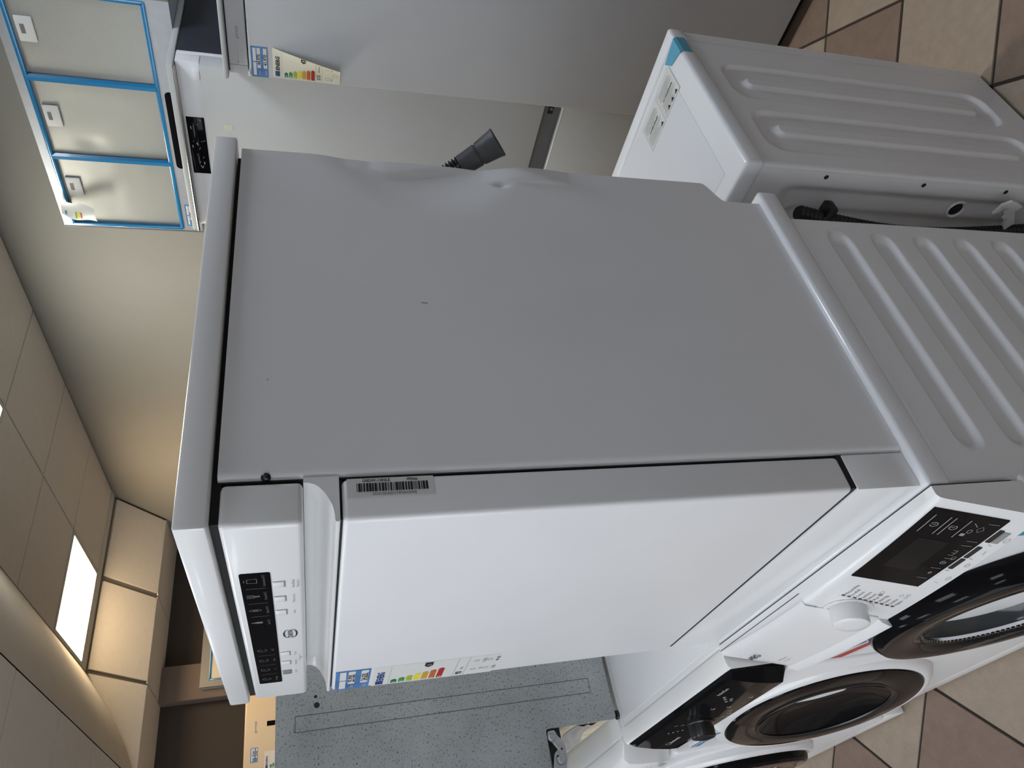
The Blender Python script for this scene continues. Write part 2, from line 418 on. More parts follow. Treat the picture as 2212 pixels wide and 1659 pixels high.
def energy_label(fr, u0, v0, u1, v1, parent, letter, kwh, notes, cls='ABCDEFG', pm=M_paper):
    w, h = u1-u0, v1-v0
    X = lambda a: u0+a*w
    Y = lambda a: v0+a*h
    t = MB().loft([[fr.pt(X(0), Y(0), 0), fr.pt(X(1), Y(0), 0), fr.pt(X(1), Y(1), 0), fr.pt(X(0), Y(1), 0)], [fr.pt(X(0), Y(0), .0004), fr.pt(X(1), Y(0), .0004), fr.pt(X(1), Y(1), .0004), fr.pt(X(0), Y(1), .0004)]]).build('energy_label', pm, parent, smooth=False)
    Print(fr, .0007).rect(X(.05), Y(.91), X(.24), Y(.97)).build('flag', M_eu, t)
    text('ENERG', fr, X(.26), Y(.912), .075*h, M_eu, t, bold=.0006, sx=.95)
    Print(fr, .0007).rect(X(.0+.03), Y(.865), X(.97), Y(.868)).rect(X(.03), Y(.335), X(.97), Y(.339)).rect(X(.03), Y(.245), X(.97), Y(.249)).build('rule', M_prtg, t)
    for i in range(7):
        a, b = Y(.80-.062*i), Y(.848-.062*i); e = X(.22+.055*i)
        o = Print(fr, .0007).poly([(X(.06), a), (e, a), (e+(b-a)*.45, (a+b)/2), (e, b), (X(.06), b)]).build('class_arrow', M_arrow[i], t)
        text(cls[i], fr, X(.08), a+(b-a)*.18, (b-a)*.9, M_prtw, t, w=.0009)
    k = cls.index(letter); a, b = Y(.79-.062*k), Y(.855-.062*k)
    Print(fr, .0008).poly([(X(.97), a), (X(.80), a), (X(.72), (a+b)/2), (X(.80), b), (X(.97), b)]).build('class_badge', M_prt, t)
    text(letter, fr, X(.83), a+(b-a)*.22, (b-a)*.72, M_prtw, t, w=.0011)
    text(kwh, fr, X(.10), Y(.268), .07*h, M_prt, t, bold=.0005)
    text('kWh/annum' if len(kwh) > 2 else 'kWh', fr, X(.48 if len(kwh) > 2 else .36), Y(.272), .034*h, M_prtg, t)
    q = Print(fr, .0007)
    for (a, b, s) in notes: q.ring(X(a), Y(b+.035), .05*w, .022*h, .0011*h/.2, n=12)
    q.build('pictogram', M_prtg, t)
    for (a, b, s) in notes: text(s, fr, X(a+.0), Y(b-.045), .045*h, M_prt, t, align='CENTER')
    return t

FRONT = lambda y: Frame((0, y, 0), (1, 0, 0), (0, 0, 1))          # normal -Y
SIDE = lambda x: Frame((x, 0, 0), (0, 1, 0), (0, 0, 1))           # normal +X
TOP = lambda z: Frame((0, 0, z), (1, 0, 0), (0, 1, 0))            # normal +Z

# ------------------------------------------------------------------ white dishwasher standing on the first washing machine
DW = thing('dishwasher', 'white freestanding dishwasher with a dented side standing on the front washing machine', 'dishwasher', (0, 0, .85))
box('cabinet', (-.588, .0555, .03), (-.034, .530, .8150), M_void, DW)  # near-black inner box, paints the interior as unlit
box('side_gap_shade', (-.588, .0555, .03), (-.0175, .085, .8150), M_void, DW)  # dark filler painting shade into the gap between door and side panel
box('lid_gap_shade', (-.588, .0555, .8150), (-.0175, .575, .8205), M_void, DW)  # dark fillers paint the shade in the gap under the worktop
box('lid_gap_shade', (-.590, .012, .8120), (-.0175, .0555, .8205), M_void, DW)
box('door_gap_shade', (-.598, .0085, .0925), (-.0135, .0553, .1010), M_void, DW)  # dark fillers, painted shade for the gaps above and below the door
box('door_gap_shade', (-.594, .010, .6975), (-.018, .0553, .7025), M_void, DW)
box('worktop', (-.597, 0, .821), (0, .600, .850), M_plast, DW, bev=.0035)
def dwside(u, v):
    z = lerp(.0005, .8155, v)
    yb = .588-.045*sstep((.094-z)/.030)
    cols = [(.0, -.019, .0570), (.006, -.0135, .0580), (.012, -.0108, .0605), (.02, -.010, .0650)]
    if u < .02:
        for k in range(3):
            if cols[k][0] <= u <= cols[k+1][0]:
                t = (u-cols[k][0])/(cols[k+1][0]-cols[k][0]); return (lerp(cols[k][1], cols[k+1][1], t), lerp(cols[k][2], cols[k+1][2], t), z)
    t = (u-.02)/.98; y = lerp(.065, yb, t)
    x = -.010
    # shallow crater and creases beaten into the rear edge
    e = (z-.560)/.165; env = max(0, 1-e*e); rim = .448+.130*e*e
    x -= .010*sstep((y-rim)/.11)*env**.7
    fold = .548+.030*abs((z-.615)/.13)
    x += .0060*sstep((y-fold)/.016)*max(0, 1-((z-.575)/.10)**2)
    x -= .0016*sstep((y-.562)/.02)*math.exp(-((z-.640)/.012)**2)
    x -= .0050*math.exp(-((y-.549)/.005)**2-((z-.446)/.009)**2)
    x += .0045*sstep((y-.553)/.008)*max(0, 1-((z-.40)/.07)**2)
    x += .0006*math.sin(y*9+1)*math.sin(z*7)+.0008*math.exp(-((y-.30)/.09)**2-((z-.47)/.12)**2)
    return (x, y, z)
m = MB()
us = [0, .006, .012, .02]+[.02+.98*(k/150) for k in range(1, 151)]
nv = 200
n0 = 0
for j in range(nv+1):
    for u in us: m.v.append(dwside(u, j/nv))
for j in range(nv):
    for i in range(len(us)-1):
        a = j*len(us)+i; m.f.append((a, a+1, a+len(us)+1, a+len(us)))
for j in range(nv):                                   # folded return at the front edge
    a = dwside(0, j/nv); b = dwside(0, (j+1)/nv); m.quad(a, (-.05, a[1]+.001, a[2]), (-.05, b[1]+.001, b[2]), b)
for j in range(nv):                                   # folded return at the rear edge
    a = dwside(1, j/nv); b = dwside(1, (j+1)/nv); m.quad(a, b, (a[0]-.03, b[1], b[2]), (a[0]-.03, a[1], a[2]))
m.build('side_panel', M_white, DW, ang=50)
box('side_panel', (-.596, .058, .0), (-.589, .585, .818), M_white, DW, bev=.002)
box('back_panel', (-.585, .574, .09), (-.04, .580, .80), M_galv, DW)
box('control_panel', (-.598, .005, .736), (-.012, .052, .8125), M_plast, DW, bev=.0055, seg=3)
hp = [(.056, .7355), (.050, .7355), (.0495, .730), (.0475, .7245), (.0445, .7205), (.041, .7175), (.036, .714), (.030, .711), (.0245, .7085), (.019, .707), (.012, .7060), (.0075, .7058), (.0055, .7050), (.0055, .7022), (.0065, .7010), (.056, .7010)]
MB().loft([[(x, y, z) for (y, z) in hp] for x in (-.602, -.45, -.3, -.15, -.012)]).build('handle', M_plast, DW, ang=25)
dr = box('door', (-.602, .005, .1000), (-.012, .053, .6985), M_white, DW, bev=.006, seg=4)
box('plinth', (-.600, .0055, .0005), (-.012, .0545, .0935), M_plast, DW, bev=.0015, seg=2)
for (x, y) in ((-.03, .10), (-.57, .10), (-.03, .5), (-.57, .5)): MB().lathe([(0, 0), (.018, 0), (.018, .008), (.012, .03), (0, .03)], (x-.02, y, 0), (0, 0, 1), 16).build('foot', M_blkp, DW)
F = Frame((0, .005, -.85), (1, 0, 0), (0, 0, 1))     # v is world height
ds = MB(); gx0, gx1, gz0, gz1 = -.5155, -.118, 1.6205, 1.6520
ring = []
for (cx, cz, a0) in ((gx1-.003, gz1-.003, 0), (gx0+.003, gz1-.003, 90), (gx0+.003, gz0+.003, 180), (gx1-.003, gz0+.003, 270)):
    for k in range(5): a = R(a0+k*22.5); ring.append((cx+.003*math.cos(a), cz+.003*math.sin(a)))
ds.loft([[F.pt(u, v, -.0005) for u, v in ring], [F.pt(u, v, .0008) for u, v in ring]])
dsp = ds.build('display', M_blkg, DW, smooth=False)
ic = Print(F, .0011)
icx = [-.137, -.180, -.222, -.262, -.366, -.408, -.450, -.493]
for k, x in enumerate(icx):
    if k == 0:
        for q in ((-.006, 1.635, .006, 1.635), (-.006, 1.635, -.0045, 1.645), (.006, 1.635, .0045, 1.645), (-.0055, 1.645, .0055, 1.645), (-.003, 1.648, .003, 1.648)): ic.line(x+q[0], q[1], x+q[2], q[3], .0007)
    elif k == 1:
        for dx in (-.004, -.0013, .0013, .004): ic.line(x+dx, 1.640, x+dx, 1.648, .0008)
        ic.line(x-.004, 1.640, x+.004, 1.640, .001); ic.rect(x-.0018, 1.634, x+.0018, 1.640)
    elif k == 2: ic.ring(x, 1.641, .0035, .007, .0009); ic.rect(x-.001, 1.638, x+.001, 1.644)
    elif k == 3: ic.poly([(x-.003, 1.635), (x+.003, 1.635), (x+.003, 1.641), (x, 1.649), (x-.003, 1.641)])
    else: ic.ring(x, 1.641, .005, .006, .0009, 20, 330); ic.line(x, 1.641, x+.003, 1.6425, .0008)
for x in (-.158, -.201, -.242, -.387, -.429, -.471): ic.rect(x-.0003, 1.626, x+.0003, 1.647)
ic.build('symbol', M_dim, dsp)
for x, s in zip(icx, ('Automatico 65°C', 'Cristalli 45°C', 'Rapido 35°C', 'Eco 50°C', '45°C', 'Speed', '1h', 'Prelavaggio')):
    text(s, F, x, 1.6265, .0042, M_dim, dsp, align='CENTER', w=.0011)
for k, x in enumerate((-.153, -.195, -.237, -.391, -.430, -.473)):
    b = box('button', (x-.0075, .0035, .7570), (x+.0075, .0062 if k < 5 else .0055, .7685), M_plast if k < 5 else M_btn, DW, bev=.0012)
    p = Print(Frame((0, .005, 0), (1, 0, 0), (0, 0, 1)), .00025); p.rect(x-.0086, .7558, x+.0086, .7570); p.rect(x+.0075, .7558, x+.0086, .7696); p.build('button_shadow_gap', M_prtg, b)
for x, v, s in ((-.153, 1.5965, 'Avvio/Pausa'), (-.153, 1.5915, 'Reset 3sec'), (-.195, 1.5965, 'Mezzo carico'), (-.237, 1.5965, 'Extra'), (-.391, 1.5985, 'Ritardo'), (-.430, 1.5985, 'Programma'), (-.473, 1.5985, 'On/Off'), (-.411, 1.5905, '3s')):
    text(s, F, x, v, .0046, M_prtg, DW, align='CENTER')
p = Print(F, .0007); p.line(-.425, 1.5945, -.397, 1.5945, .0005); p.line(-.411, 1.5945, -.411, 1.592, .0005); p.build('printed_line', M_prtg, DW)
lg = Print(F, .0008)
for a0, a1, rx in ((20, 160, .0165), (200, 340, .0165)):
    for k in range(20):
        A = R(lerp(a0, a1, k/20)); B = R(lerp(a0, a1, (k+1)/20)); tk = lambda q: .0016*math.sin(math.pi*q)+.0004
        lg.poly([(-.313+rx*math.cos(A), 1.6045+.0088*math.sin(A)), (-.313+rx*math.cos(B), 1.6045+.0088*math.sin(B)), (-.313+(rx-.001)*math.cos(B), 1.6045+(.0088-tk((k+1)/20))*math.sin(B)), (-.313+(rx-.001)*math.cos(A), 1.6045+(.0088-tk(k/20))*math.sin(A))])
lo = lg.build('logo', M_prt, DW); text('DAYA', F, -.313, 1.6014, .0092, M_prt, lo, align='CENTER', w=.0009, bold=.00015, sx=1.1)
price_tag(F, -.6000, 1.491, -.503, 1.5435, DW, ('25.920,', '24.620,'))
energy_label(F, -.600, 1.286, -.504, 1.4865, DW, 'E', '93', [(.30, .145, '13'), (.75, .145, '11,0 L'), (.30, .035, '3:25'), (.75, .035, '49 dB')])
SB = Frame((-.012, .0525, .6945), (0, 0, -1), (0, 1, 0))   # barcode sticker on the door edge, reading downwards
bs = MB().loft([[SB.pt(u, v, w) for u, v in ((.001, -.0225), (.089, -.0225), (.089, -.001), (.001, -.001))] for w in (0, .0004)]).build('barcode_sticker', M_paper, DW, smooth=False)
bc = Print(SB, .0007); rnd = random.Random(3); u = .0105
while u < .081:
    w = rnd.choice((.0006, .0006, .0011, .0018, .0024)); bc.rect(u, -.0165, u+w, -.0068); u += w+rnd.choice((.0005, .0007, .0010))
bc.build('bar', M_prt, bs)
text('DSDW-1302LE', SB, .0165, -.0053, .0044, M_prt, bs, bold=.0001); text('White', SB, .061, -.0053, .0044, M_prt, bs, bold=.0001); text('DDA132LA2011T4F3A0150WJ', SB, .026, -.0207, .0042, M_prt, bs, sx=.82)
MB().lathe([(.0048, 0), (.0044, .0012), (.0025, .002), (.0001, .0021)], (-.0128, .0582, .771), (.8, -1, 0), 20).build('screw', mat('dark_screw', (0.05, 0.05, 0.05), .25, metal=1.0), DW)
SP = Frame((-.0098, 0, -.85), (0, 1, 0), (0, 0, 1))
Print(SP, .0016).line(.296, 1.4355, .2965, 1.4430, .0009).build('scuff_mark', M_prt, DW); Print(SP, .0016).line(.176, 1.6225, .178, 1.6210, .0006).build('scuff_mark', M_prt, DW)
hz = MB(); rib = []; rad = []
H0, H1v = Vector((-.075, .612, .545)), Vector((-.0335, .622, .492))
for k in range(49): t = k/48; rib.append(H0.lerp(H1v, t)); rad.append(.0135+(.0035 if k % 4 < 2 else 0))
ho = hz.tube(rib, rad, 20).build('drain_hose', M_blkp, DW)
ax = (H1v-H0).normalized()
MB().lathe([(.010, -.004), (.0165, -.003), (.0180, .028), (.0168, .029), (.0168, .031), (.0185, .032), (.0225, .062), (.0235, .064), (.0225, .066), (.018, .066), (.016, .03)], H1v, ax, 32).build('hose_cuff', M_rub, ho)

# ------------------------------------------------------------------ washing machine under the dishwasher
WA = thing('washing_machine', 'white front-loading washing machine with black display, carrying the white dishwasher', 'washing machine', (0, 0, 0))
box('cabinet', (-.590, .01, .03), (-.014, .490, .815), M_void, WA)
# lid with a low rim, rounded all round
box('lid', (-.598, .0005, .8135), (0, .5655, .850), M_lidw, WA, bev=.006, seg=3)
def groove(y, z, z0, y0, y1, hw, dep, ew=.010):
    """rounded slot pressed into a panel: signed depth at (y, z)"""
    yc = max(y0, min(y1, y)); dist = math.hypot(y-yc, z-z0)
    return -dep*sstep((hw-dist)/ew)
zr = [.738-.0865*k for k in range(8)]
def waside(u, v):
    y = lerp(.0035, .5055, u); z = lerp(.03, .8135, v); x = -.004
    if z > .803: x -= .010*(1-math.sqrt(max(0, 1-((z-.803)/.0105)**2)))
    e = min(y-.0035, .5055-y)
    if e < .006: x -= .006*(1-math.sqrt(max(0, 1-((.006-e)/.006)**2)))
    for q in zr:
        if abs(z-q) < .03: x += groove(y, z, q, .075, .448, .0225, .0085, .0085)
    return (x, y, z)
m = MB()
uu_ = [0, .003, .006, .010, .014]+[.014+.972*k/70 for k in range(1, 71)]+[.990, .994, .997, 1]
vv_ = [k/300*.987 for k in range(301)]+[.990, .993, .996, .998, 1]
for v in vv_:
    for u in uu_: m.v.append(waside(u, v))
k = len(uu_)
for j in range(len(vv_)-1):
    for i in range(k-1): a = j*k+i; m.f.append((a, a+1, a+k+1, a+k))
m.build('side_panel', M_white, WA, ang=60)
box('side_panel', (-.598, .004, .03), (-.592, .505, .8135), M_white, WA, bev=.002)
box('back_panel', (-.585, .488, .08), (-.02, .494, .80), M_white, WA)
# control fascia, bowed outwards
BULGE = lambda x: .012*(1-((x+.3)/.3)**2)
YSF = lambda x, z: -.018-.25*(.845-z)-BULGE(x)
rings = []
for k in range(25):
    x = lerp(-.599, 0, k/24)
    P = [(-.0012, .8490), (-.0125, .8490)]
    for z in (.8480, .8450, .838, .82, .80, .78, .76, .74, .72, .7075):
        off = .003 if z > .847 else (.0006 if z > .844 else 0); P.append((YSF(x, z)+off, z))
    P += [(YSF(x, .705)+.006, .7045), (-.0012, .7045)]
    rings.append([(x, y, z) for y, z in P])
box('seam_gap_shade', (-.597, -.0012, .72), (-.001, .0006, .8478), M_void, WA)  # dark strip painting the shaded gap between lid and fascia
fa = MB().loft(rings).build('control_panel', M_plast, WA, ang=40)
WS = Warp(lambda u, v, w: (u, YSF(u, v)-w*.97, v+w*.243))
def warp_patch(name, u0, v0, u1, v1, w, m, parent, nu=16, nv=10, th=.003):
    mb = MB(); mb.grid(lambda a, b: WS.pt(lerp(u0, u1, a), lerp(v0, v1, b), w), nu, nv)
    for (A, B, n) in (((u0, v0), (u1, v0), nu), ((u1, v0), (u1, v1), nv), ((u1, v1), (u0, v1), nu), ((u0, v1), (u0, v0), nv)):
        for q in range(n):
            p, s = [(lerp(A[0], B[0], (q+e)/n), lerp(A[1], B[1], (q+e)/n)) for e in (0, 1)]
            mb.quad(WS.pt(*p, w), WS.pt(*p, w-th), WS.pt(*s, w-th), WS.pt(*s, w))
    return mb.build(name, m, parent, ang=40)
dsp = warp_patch('display', -.204, .7395, -.0185, .8405, .0016, M_blkg, WA)
warp_patch('screen', -.163, .776, -.083, .820, .0019, M_screen, dsp, 8, 4, .0004)
ic = Print(WS, .0023)
for v0, v1 in ((.8315, .8305), (.8105, .8095), (.8035, .8025), (.7835, .7825)): ic.rect(-.070, v1, -.030, v0+.0004)
for v in (.821, .795): ic.ring(-.050, v, .0052, .0052, .0011, 110 if v > .81 else 20, 430 if v > .81 else 350); ic.line(-.050, v-.001, -.050, v+.003, .0009); ic.line(-.050, v-.001, -.047, v-.001, .0009)
ic.ring(-.045, .761, .007, .005, .0008, n=4)
ic.ring(-.052, .771, .0045, .003, .0009); ic.rect(-.064, .772, -.058, .778); ic.line(-.041, .768, -.034, .776, .0009)
ic.line(-.110, .754, -.110, .760, .0008); ic.line(-.098, .754, -.098, .760, .0008); ic.line(-.110, .754, -.098, .754, .0008); ic.line(-.104, .754, -.104, .759, .0008)
ic.ring(-.116, .748, .005, .003, .0008, n=6); ic.ring(-.130, .753, .0045, .004, .0009, 0, 300); ic.ring(-.129, .753, .002, .002, .0008, 60, 330)
ic.ring(-.160, .752, .003, .0022, .0012)
for u in (-.030, -.072, -.083, -.118, -.146, -.176): ic.line(u, .7455, u-.001, .7595, .0008)
ic.build('symbol', M_prtg, dsp)
for k, (a, b, c) in enumerate(((-.070, -.041, M_blkp), (-.112, -.083, M_blkp), (-.144, -.116, M_blkp), (-.182, -.150, M_plast))):
    warp_patch('button', a, .7295, b, .7355, .0014, c, WA, 4, 2)
warp_patch('sensor_strip', -.070, .7185, -.044, .7275, .0010, M_prtg, WA, 4, 2)
q = Print(WS, .0012)
for u in (-.077, -.114, -.186): q.line(u, .7215, u+.002, .7275, .0008)
q.ring(-.060, .7125, .006, .0035, .0008, n=8); q.ring(-.130, .7170, .005, .003, .0008, n=8); q.ring(-.170, .7165, .006, .003, .0008, n=8); q.line(-.100, .717, -.090, .719, .0008)
q.build('pictogram', M_prtg, WA)
# programme list
pr_ = ['MixLoad 69min', 'Eco 40-60', 'Cottons', 'Synthetics', 'Delicates', 'Wool', '20min 3kg', 'Denim', 'Outdoor', 'Hygiene']
q = Print(WS, .0009)
for k, s in enumerate(pr_):
    v = .8165-.0094*k; u = -.2655-.0012*k; q.rect(u-.0016, v-.0036, u+.0012, v+.0022)
    text(s, WS, u+.004, v-.0040, .0066, M_prt, WA, w=.0009, sx=.82)
q.build('programme_mark', M_prt, WA)
q = Print(WS, .0009); q.ring(-.2475, .7690, .0032, .0032, .0032); q.ring(-.2395, .7715, .0042, .0032, .0006); q.ring(-.2395, .7410, .0035, .0028, .0006); q.ring(-.2440, .7315, .0032, .0026, .0006); q.ring(-.2350, .7325, .0032, .0026, .0006); q.line(-.2690, .822, -.2800, .729, .0005)
q.build('pictogram', M_prtg, WA)
# detergent drawer with finger scoop
rings = []
for k in range(19):
    x = lerp(-.5965, -.318, k/18); e = min((x+.5965)/.02, (-.318-x)/.03); o = .006*sstep(e+.35)
    zb = .7265
    P = [(YSF(x, .84)+.0075, .8502), (YSF(x, .845)-o*.3, .8482), (YSF(x, .838)-o*.8, .8400), (YSF(x, .825)-o, .826), (YSF(x, .80)-o*1.1, .80), (YSF(x, .77)-o*1.25, .77), (YSF(x, .745)-o*1.3, .745), (YSF(x, zb)-o*1.2, zb+.003), (YSF(x, zb)-.001, zb), (YSF(x, zb)+.006, zb), (YSF(x, .83)+.0085, .846)]
    rings.append([(x, y, z) for y, z in P])
drw = MB().loft(rings).build('detergent_drawer', M_plast, WA, ang=38)
WD = Warp(lambda u, v, w: (u, YSF(u, v)-.0072-w, v))
Print(Frame((0, 0, .8492), (1, 0, 0), (0, 1, 0)), .0002).rect(-.597, -.0118, -.318, -.0106).build('seam', M_void, drw)
sq = Print(WS, .0012); sq.line(-.3165, .847, -.3155, .832, .0011); sq.line(-.3155, .832, -.325, .822, .0011); sq.build('seam', M_void, drw)
text('AEG', WD, -.578, .803, .017, M_prt, drw, w=.0012, bold=.0004)
text('7000 series', WD, -.560, .762, .006, M_red, drw, w=.0012); text('ProSteam', WD, -.560, .752, .006, M_prtg, drw, w=.0012)
rings = []
for k in range(13):
    x = lerp(-.598, -.325, k/12); y1 = YSF(x, .7045)
    rings.append([(x, y, z) for y, z in ((y1+.004, .7235), (y1-.003, .719), (y1-.010, .7075), (y1-.0105, .7045), (y1+.004, .7025))])
MB().loft(rings).build('drawer_lip', M_plast, WA, ang=40)
# programme knob
kb = Vector((-.309, YSF(-.309, .783), .783)); kn = Vector((0, -.97, .243))
MB().lathe([(.0375, .0005), (.0365, .0022), (.0300, .0010), (.0295, 0)], kb, kn, 48).build('knob_rim', M_plast, WA, ang=40)
kbm = MB(); n_ = 72
kbm.lathe([(.0275, 0), (.0278, .003), (.0272, .0235), (.0262, .0255), (.0245, .0265), (.012, .0268), (.0001, .0268)], kb, kn, n_)
kbm.build('knob', M_plast, WA, ang=30)
# lower front
box('front_panel', (-.5985, -.050, .075), (-.0015, .012, .7035), M_white, WA, bev=.008, seg=3)
box('kick_plate', (-.597, -.046, .012), (-.003, .0, .073), M_plast, WA, bev=.003)
for x in (-.05, -.55): MB().lathe([(0, 0), (.02, 0), (.02, .012), (.012, .016), (.012, .03)], (x, .03, 0), (0, 0, 1), 16).build('foot', M_blkp, WA)
for x in (-.05, -.55): MB().lathe([(0, 0), (.02, 0), (.02, .012), (.012, .016), (.012, .03)], (x, .46, 0), (0, 0, 1), 16).build('foot', M_blkp, WA)
dc = Vector((-.302, -.0495, .478))
def porthole(parent, c, n, Ro, Ri, dep, teeth=True, name='door'):
    dd = MB().lathe([(Ro*.98, 0), (Ro, .004), (Ro, dep*.45), (Ro*.985, dep*.75), (Ro*.95, dep*.95), (Ro*.90, dep), (Ri*1.12, dep*.98), (Ri*1.02, dep*.80), (Ri, dep*.6), (Ri, 0)], c, n, 96).build(name, M_blkg, parent, ang=30)
    MB().lathe([(Ri*1.0, dep*.62), (Ri*.985, dep*.45), (Ri*.90, dep*.05), (Ri*.72, -dep*.6), (Ri*.45, -dep*1.0), (.0001, -dep*1.1)], c, n, 72).build('glass_bowl', M_glass, dd, ang=60)
    MB().lathe([(Ri*1.015, dep*.72), (Ri*1.0, dep*.80), (Ri*.975, dep*.74), (Ri*.985, dep*.6)], c, n, 72).build('glass_rim', M_chrome, dd, ang=60)
    if teeth:
        tb = MB(); ax = Vector(n).normalized(); t = Vector((0, 0, 1)); e1 = ax.cross(t).normalized(); e2 = ax.cross(e1)
        for k in range(110):
            a = 2*math.pi*k/110; w = e1*math.cos(a)+e2*math.sin(a); s = (e2*math.cos(a)-e1*math.sin(a))*.0035
            p0 = Vector(c)+w*Ri*1.0+ax*dep*.86; p1 = Vector(c)+w*Ri*.965+ax*dep*.80
            tb.poly([p0-s, p0+s, p1+s*.4, p1-s*.4])
        o = tb.build('serrated_rim', M_blkp, dd, smooth=False); o['kind'] = 'stuff'
    return dd
dd = porthole(WA, dc, (0, -1, 0), .229, .150, .040)
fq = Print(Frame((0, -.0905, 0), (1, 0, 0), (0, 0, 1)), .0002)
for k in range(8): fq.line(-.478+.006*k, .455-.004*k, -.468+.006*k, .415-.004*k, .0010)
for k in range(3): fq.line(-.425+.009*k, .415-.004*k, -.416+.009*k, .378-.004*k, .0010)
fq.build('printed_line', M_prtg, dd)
SF = Frame((0, -.0503, 0), (1, 0, 0), (0, 0, 1))
sk = MB().loft([[SF.pt(u, v, w) for u, v in ((-.594, .585), (-.470, .560), (-.470, .640), (-.594, .695))] for w in (0, .0004)]).build('promo_sticker', M_paper, WA, smooth=False)
Print(SF, .0006).poly([(-.592, .650), (-.500, .612), (-.480, .632), (-.592, .690)]).build('blue_band', M_blue, sk); Print(SF, .0006).poly([(-.592, .605), (-.474, .572), (-.474, .592), (-.592, .632)]).build('red_band', M_red, sk)
text('inverter 10', SF, -.586, .640, .016, M_prt, sk, w=.0008)
st = MB().loft([[SF.pt(u, v, w) for u, v in ((-.060, .655), (-.006, .655), (-.006, .700), (-.060, .700))] for w in (0, .0004)]).build('service_sticker', M_tape, WA, smooth=False)
Print(SF, .0007).ring(-.034, .677, .011, .013, .002).build('symbol', M_prtl, st)

# ------------------------------------------------------------------ second washing machine: black control panel
WB = thing('washing_machine', 'white washing machine with a black control panel and black knob, second in the row', 'washing machine', (-.606, -.002, 0), R(1.2))
box('cabinet', (-.572, -.02, .03), (-.006, .54, .815), M_void, WB)
box('lid', (-.577, -.003, .806), (0, .56, .842), M_lidw, WB, bev=.007, seg=3)
q = MB(); q.box((-.540, .012, .8415), (-.035, .53, .8428)); q.build('lid_inset', M_lidw, WB, bev=.0006)
sm = Print(Frame((0, 0, .8430), (1, 0, 0), (0, 1, 0)), .0002); sm.rect(-.545, -.0042, -.001, -.0033); sm.rect(-.546, -.0042, -.545, .50); sm.build('seam', M_prtg, WB)
box('side_panel', (-.003, -.002, .03), (0, .54, .805), M_white, WB); box('side_panel', (-.577, -.002, .03), (-.574, .54, .805), M_white, WB)
box('back_panel', (-.57, .536, .08), (-.005, .540, .80), M_white, WB)
rings = []
for k in range(13):
    x = lerp(-.577, 0, k/12); e = min(1, (x+.577)/.03, -x/.012+.6)
    P = [(.0, .8415), (-.028, .8415), (-.036, .839), (-.0395, .833), (-.0385, .70), (.0, .70)]
    rings.append([(x, y, z) for y, z in P])
MB().loft(rings).build('top_cover', M_plast, WB, ang=30)
rings = []
for k in range(25):
    x = lerp(-.568, -.004, k/24); e = sstep(min((x+.568)/.02, (-.004-x)/.008, 1))
    P = [(-.034, .8345), (-.0405-.006*e, .8335), (-.0425-.010*e, .8285), (-.044-.0185*e, .785), (-.045-.0235*e, .745), (-.045-.024*e, .722), (-.043-.018*e, .7165), (-.034, .7150)]
    rings.append([(x, y, z) for y, z in P])
cp = MB().loft(rings).build('control_panel', M_blkg, WB, ang=30)
YB_ = lambda z: -.0625-(.785-z)*.12 if z < .785 else -.0625+(z-.785)*.23
WBf = Warp(lambda u, v, w: (u, YB_(v)-w, v))
text('Bauknecht', WBf, -.478, .765, .013, M_prtl, cp, w=.002, bold=.0002); Print(WBf, .002).ring(-.488, .770, .009, .007, .0010).build('logo', M_prtl, cp)
text('ActiveCare', WBf, -.115, .812, .010, M_prtg, cp, w=.002, bold=.0003)
q = Print(WBf, .0016)
for u, v, s in ((-.205, .785, .012), (-.190, .757, .012), (-.215, .742, .010), (-.235, .735, .010), (-.255, .727, .010), (-.12, .742, .008)): q.rect(u, v, u+s, v+.0016); q.rect(u, v+.005, u+s*.7, v+.006)
for u, v in ((-.138, .790), (-.128, .796), (-.150, .782), (-.132, .780), (-.143, .775)): q.rect(u, v, u+.010, v+.0012); q.rect(u+.002, v+.003, u+.009, v+.0042)
for k in range(8): q.line(-.345+.012*k, .812-.010*k, -.335+.012*k, .808-.010*k, .0009)
for k in range(4): q.rect(-.405+.012*k, .803-.006*k, -.397+.012*k, .8045-.006*k)
q.build('symbol', M_prtl, cp)
kb = Vector((-.300, YB_(.772), .772)); kn = Vector((0, -1, .08)).normalized()
kk = MB(); nseg = 60
kk.lathe([(.0290, -.004), (.0290, .004), (.0270, .006), (.0262, .030), (.0250, .0325), (.0215, .0335), (.0180, .0325), (.0001, .0325)], kb, kn, nseg)
kk.build('knob', M_blkp, WB, ang=30)
box('front_panel', (-.5765, -.052, .075), (-.0005, -.002, .7125), M_white, WB, bev=.010, seg=3)
box('kick_plate', (-.575, -.047, .010), (-.002, .0, .073), M_plast, WB, bev=.003)
for x in (-.05, -.52):
    for y in (.03, .49): MB().lathe([(0, 0), (.02, 0), (.02, .012), (.012, .016), (.012, .032)], (x, y, 0), (0, 0, 1), 16).build('foot', M_blkp, WB)
dn = Vector((.082, -1, .040)).normalized(); dcb = Vector((-.296, -.084, .468))
MB().lathe([(.262, -.050), (.257, -.026), (.250, -.013), (.241, -.005), (.233, -.002), (.2265, -.003), (.2255, -.012)], dcb, dn, 96).build('door_bezel', M_plast, WB, ang=30)
dd = MB().lathe([(.225, -.040), (.225, -.004), (.2235, -.001), (.220, .0), (.19, .0012), (.157, .0015), (.152, -.001), (.120, -.020), (.06, -.032), (.0001, -.034)], dcb, dn, 96).build('door', M_blkg, WB, ang=30)
MB().lathe([(.1575, .0015), (.1545, .0030), (.151, .0005)], dcb, dn, 72).build('glass_rim', M_blkp, dd, ang=60)
dh = box('detergent_handle', (-.505, -.0785, .6880), (-.372, -.050, .7130), M_plast, WB, bev=.003)
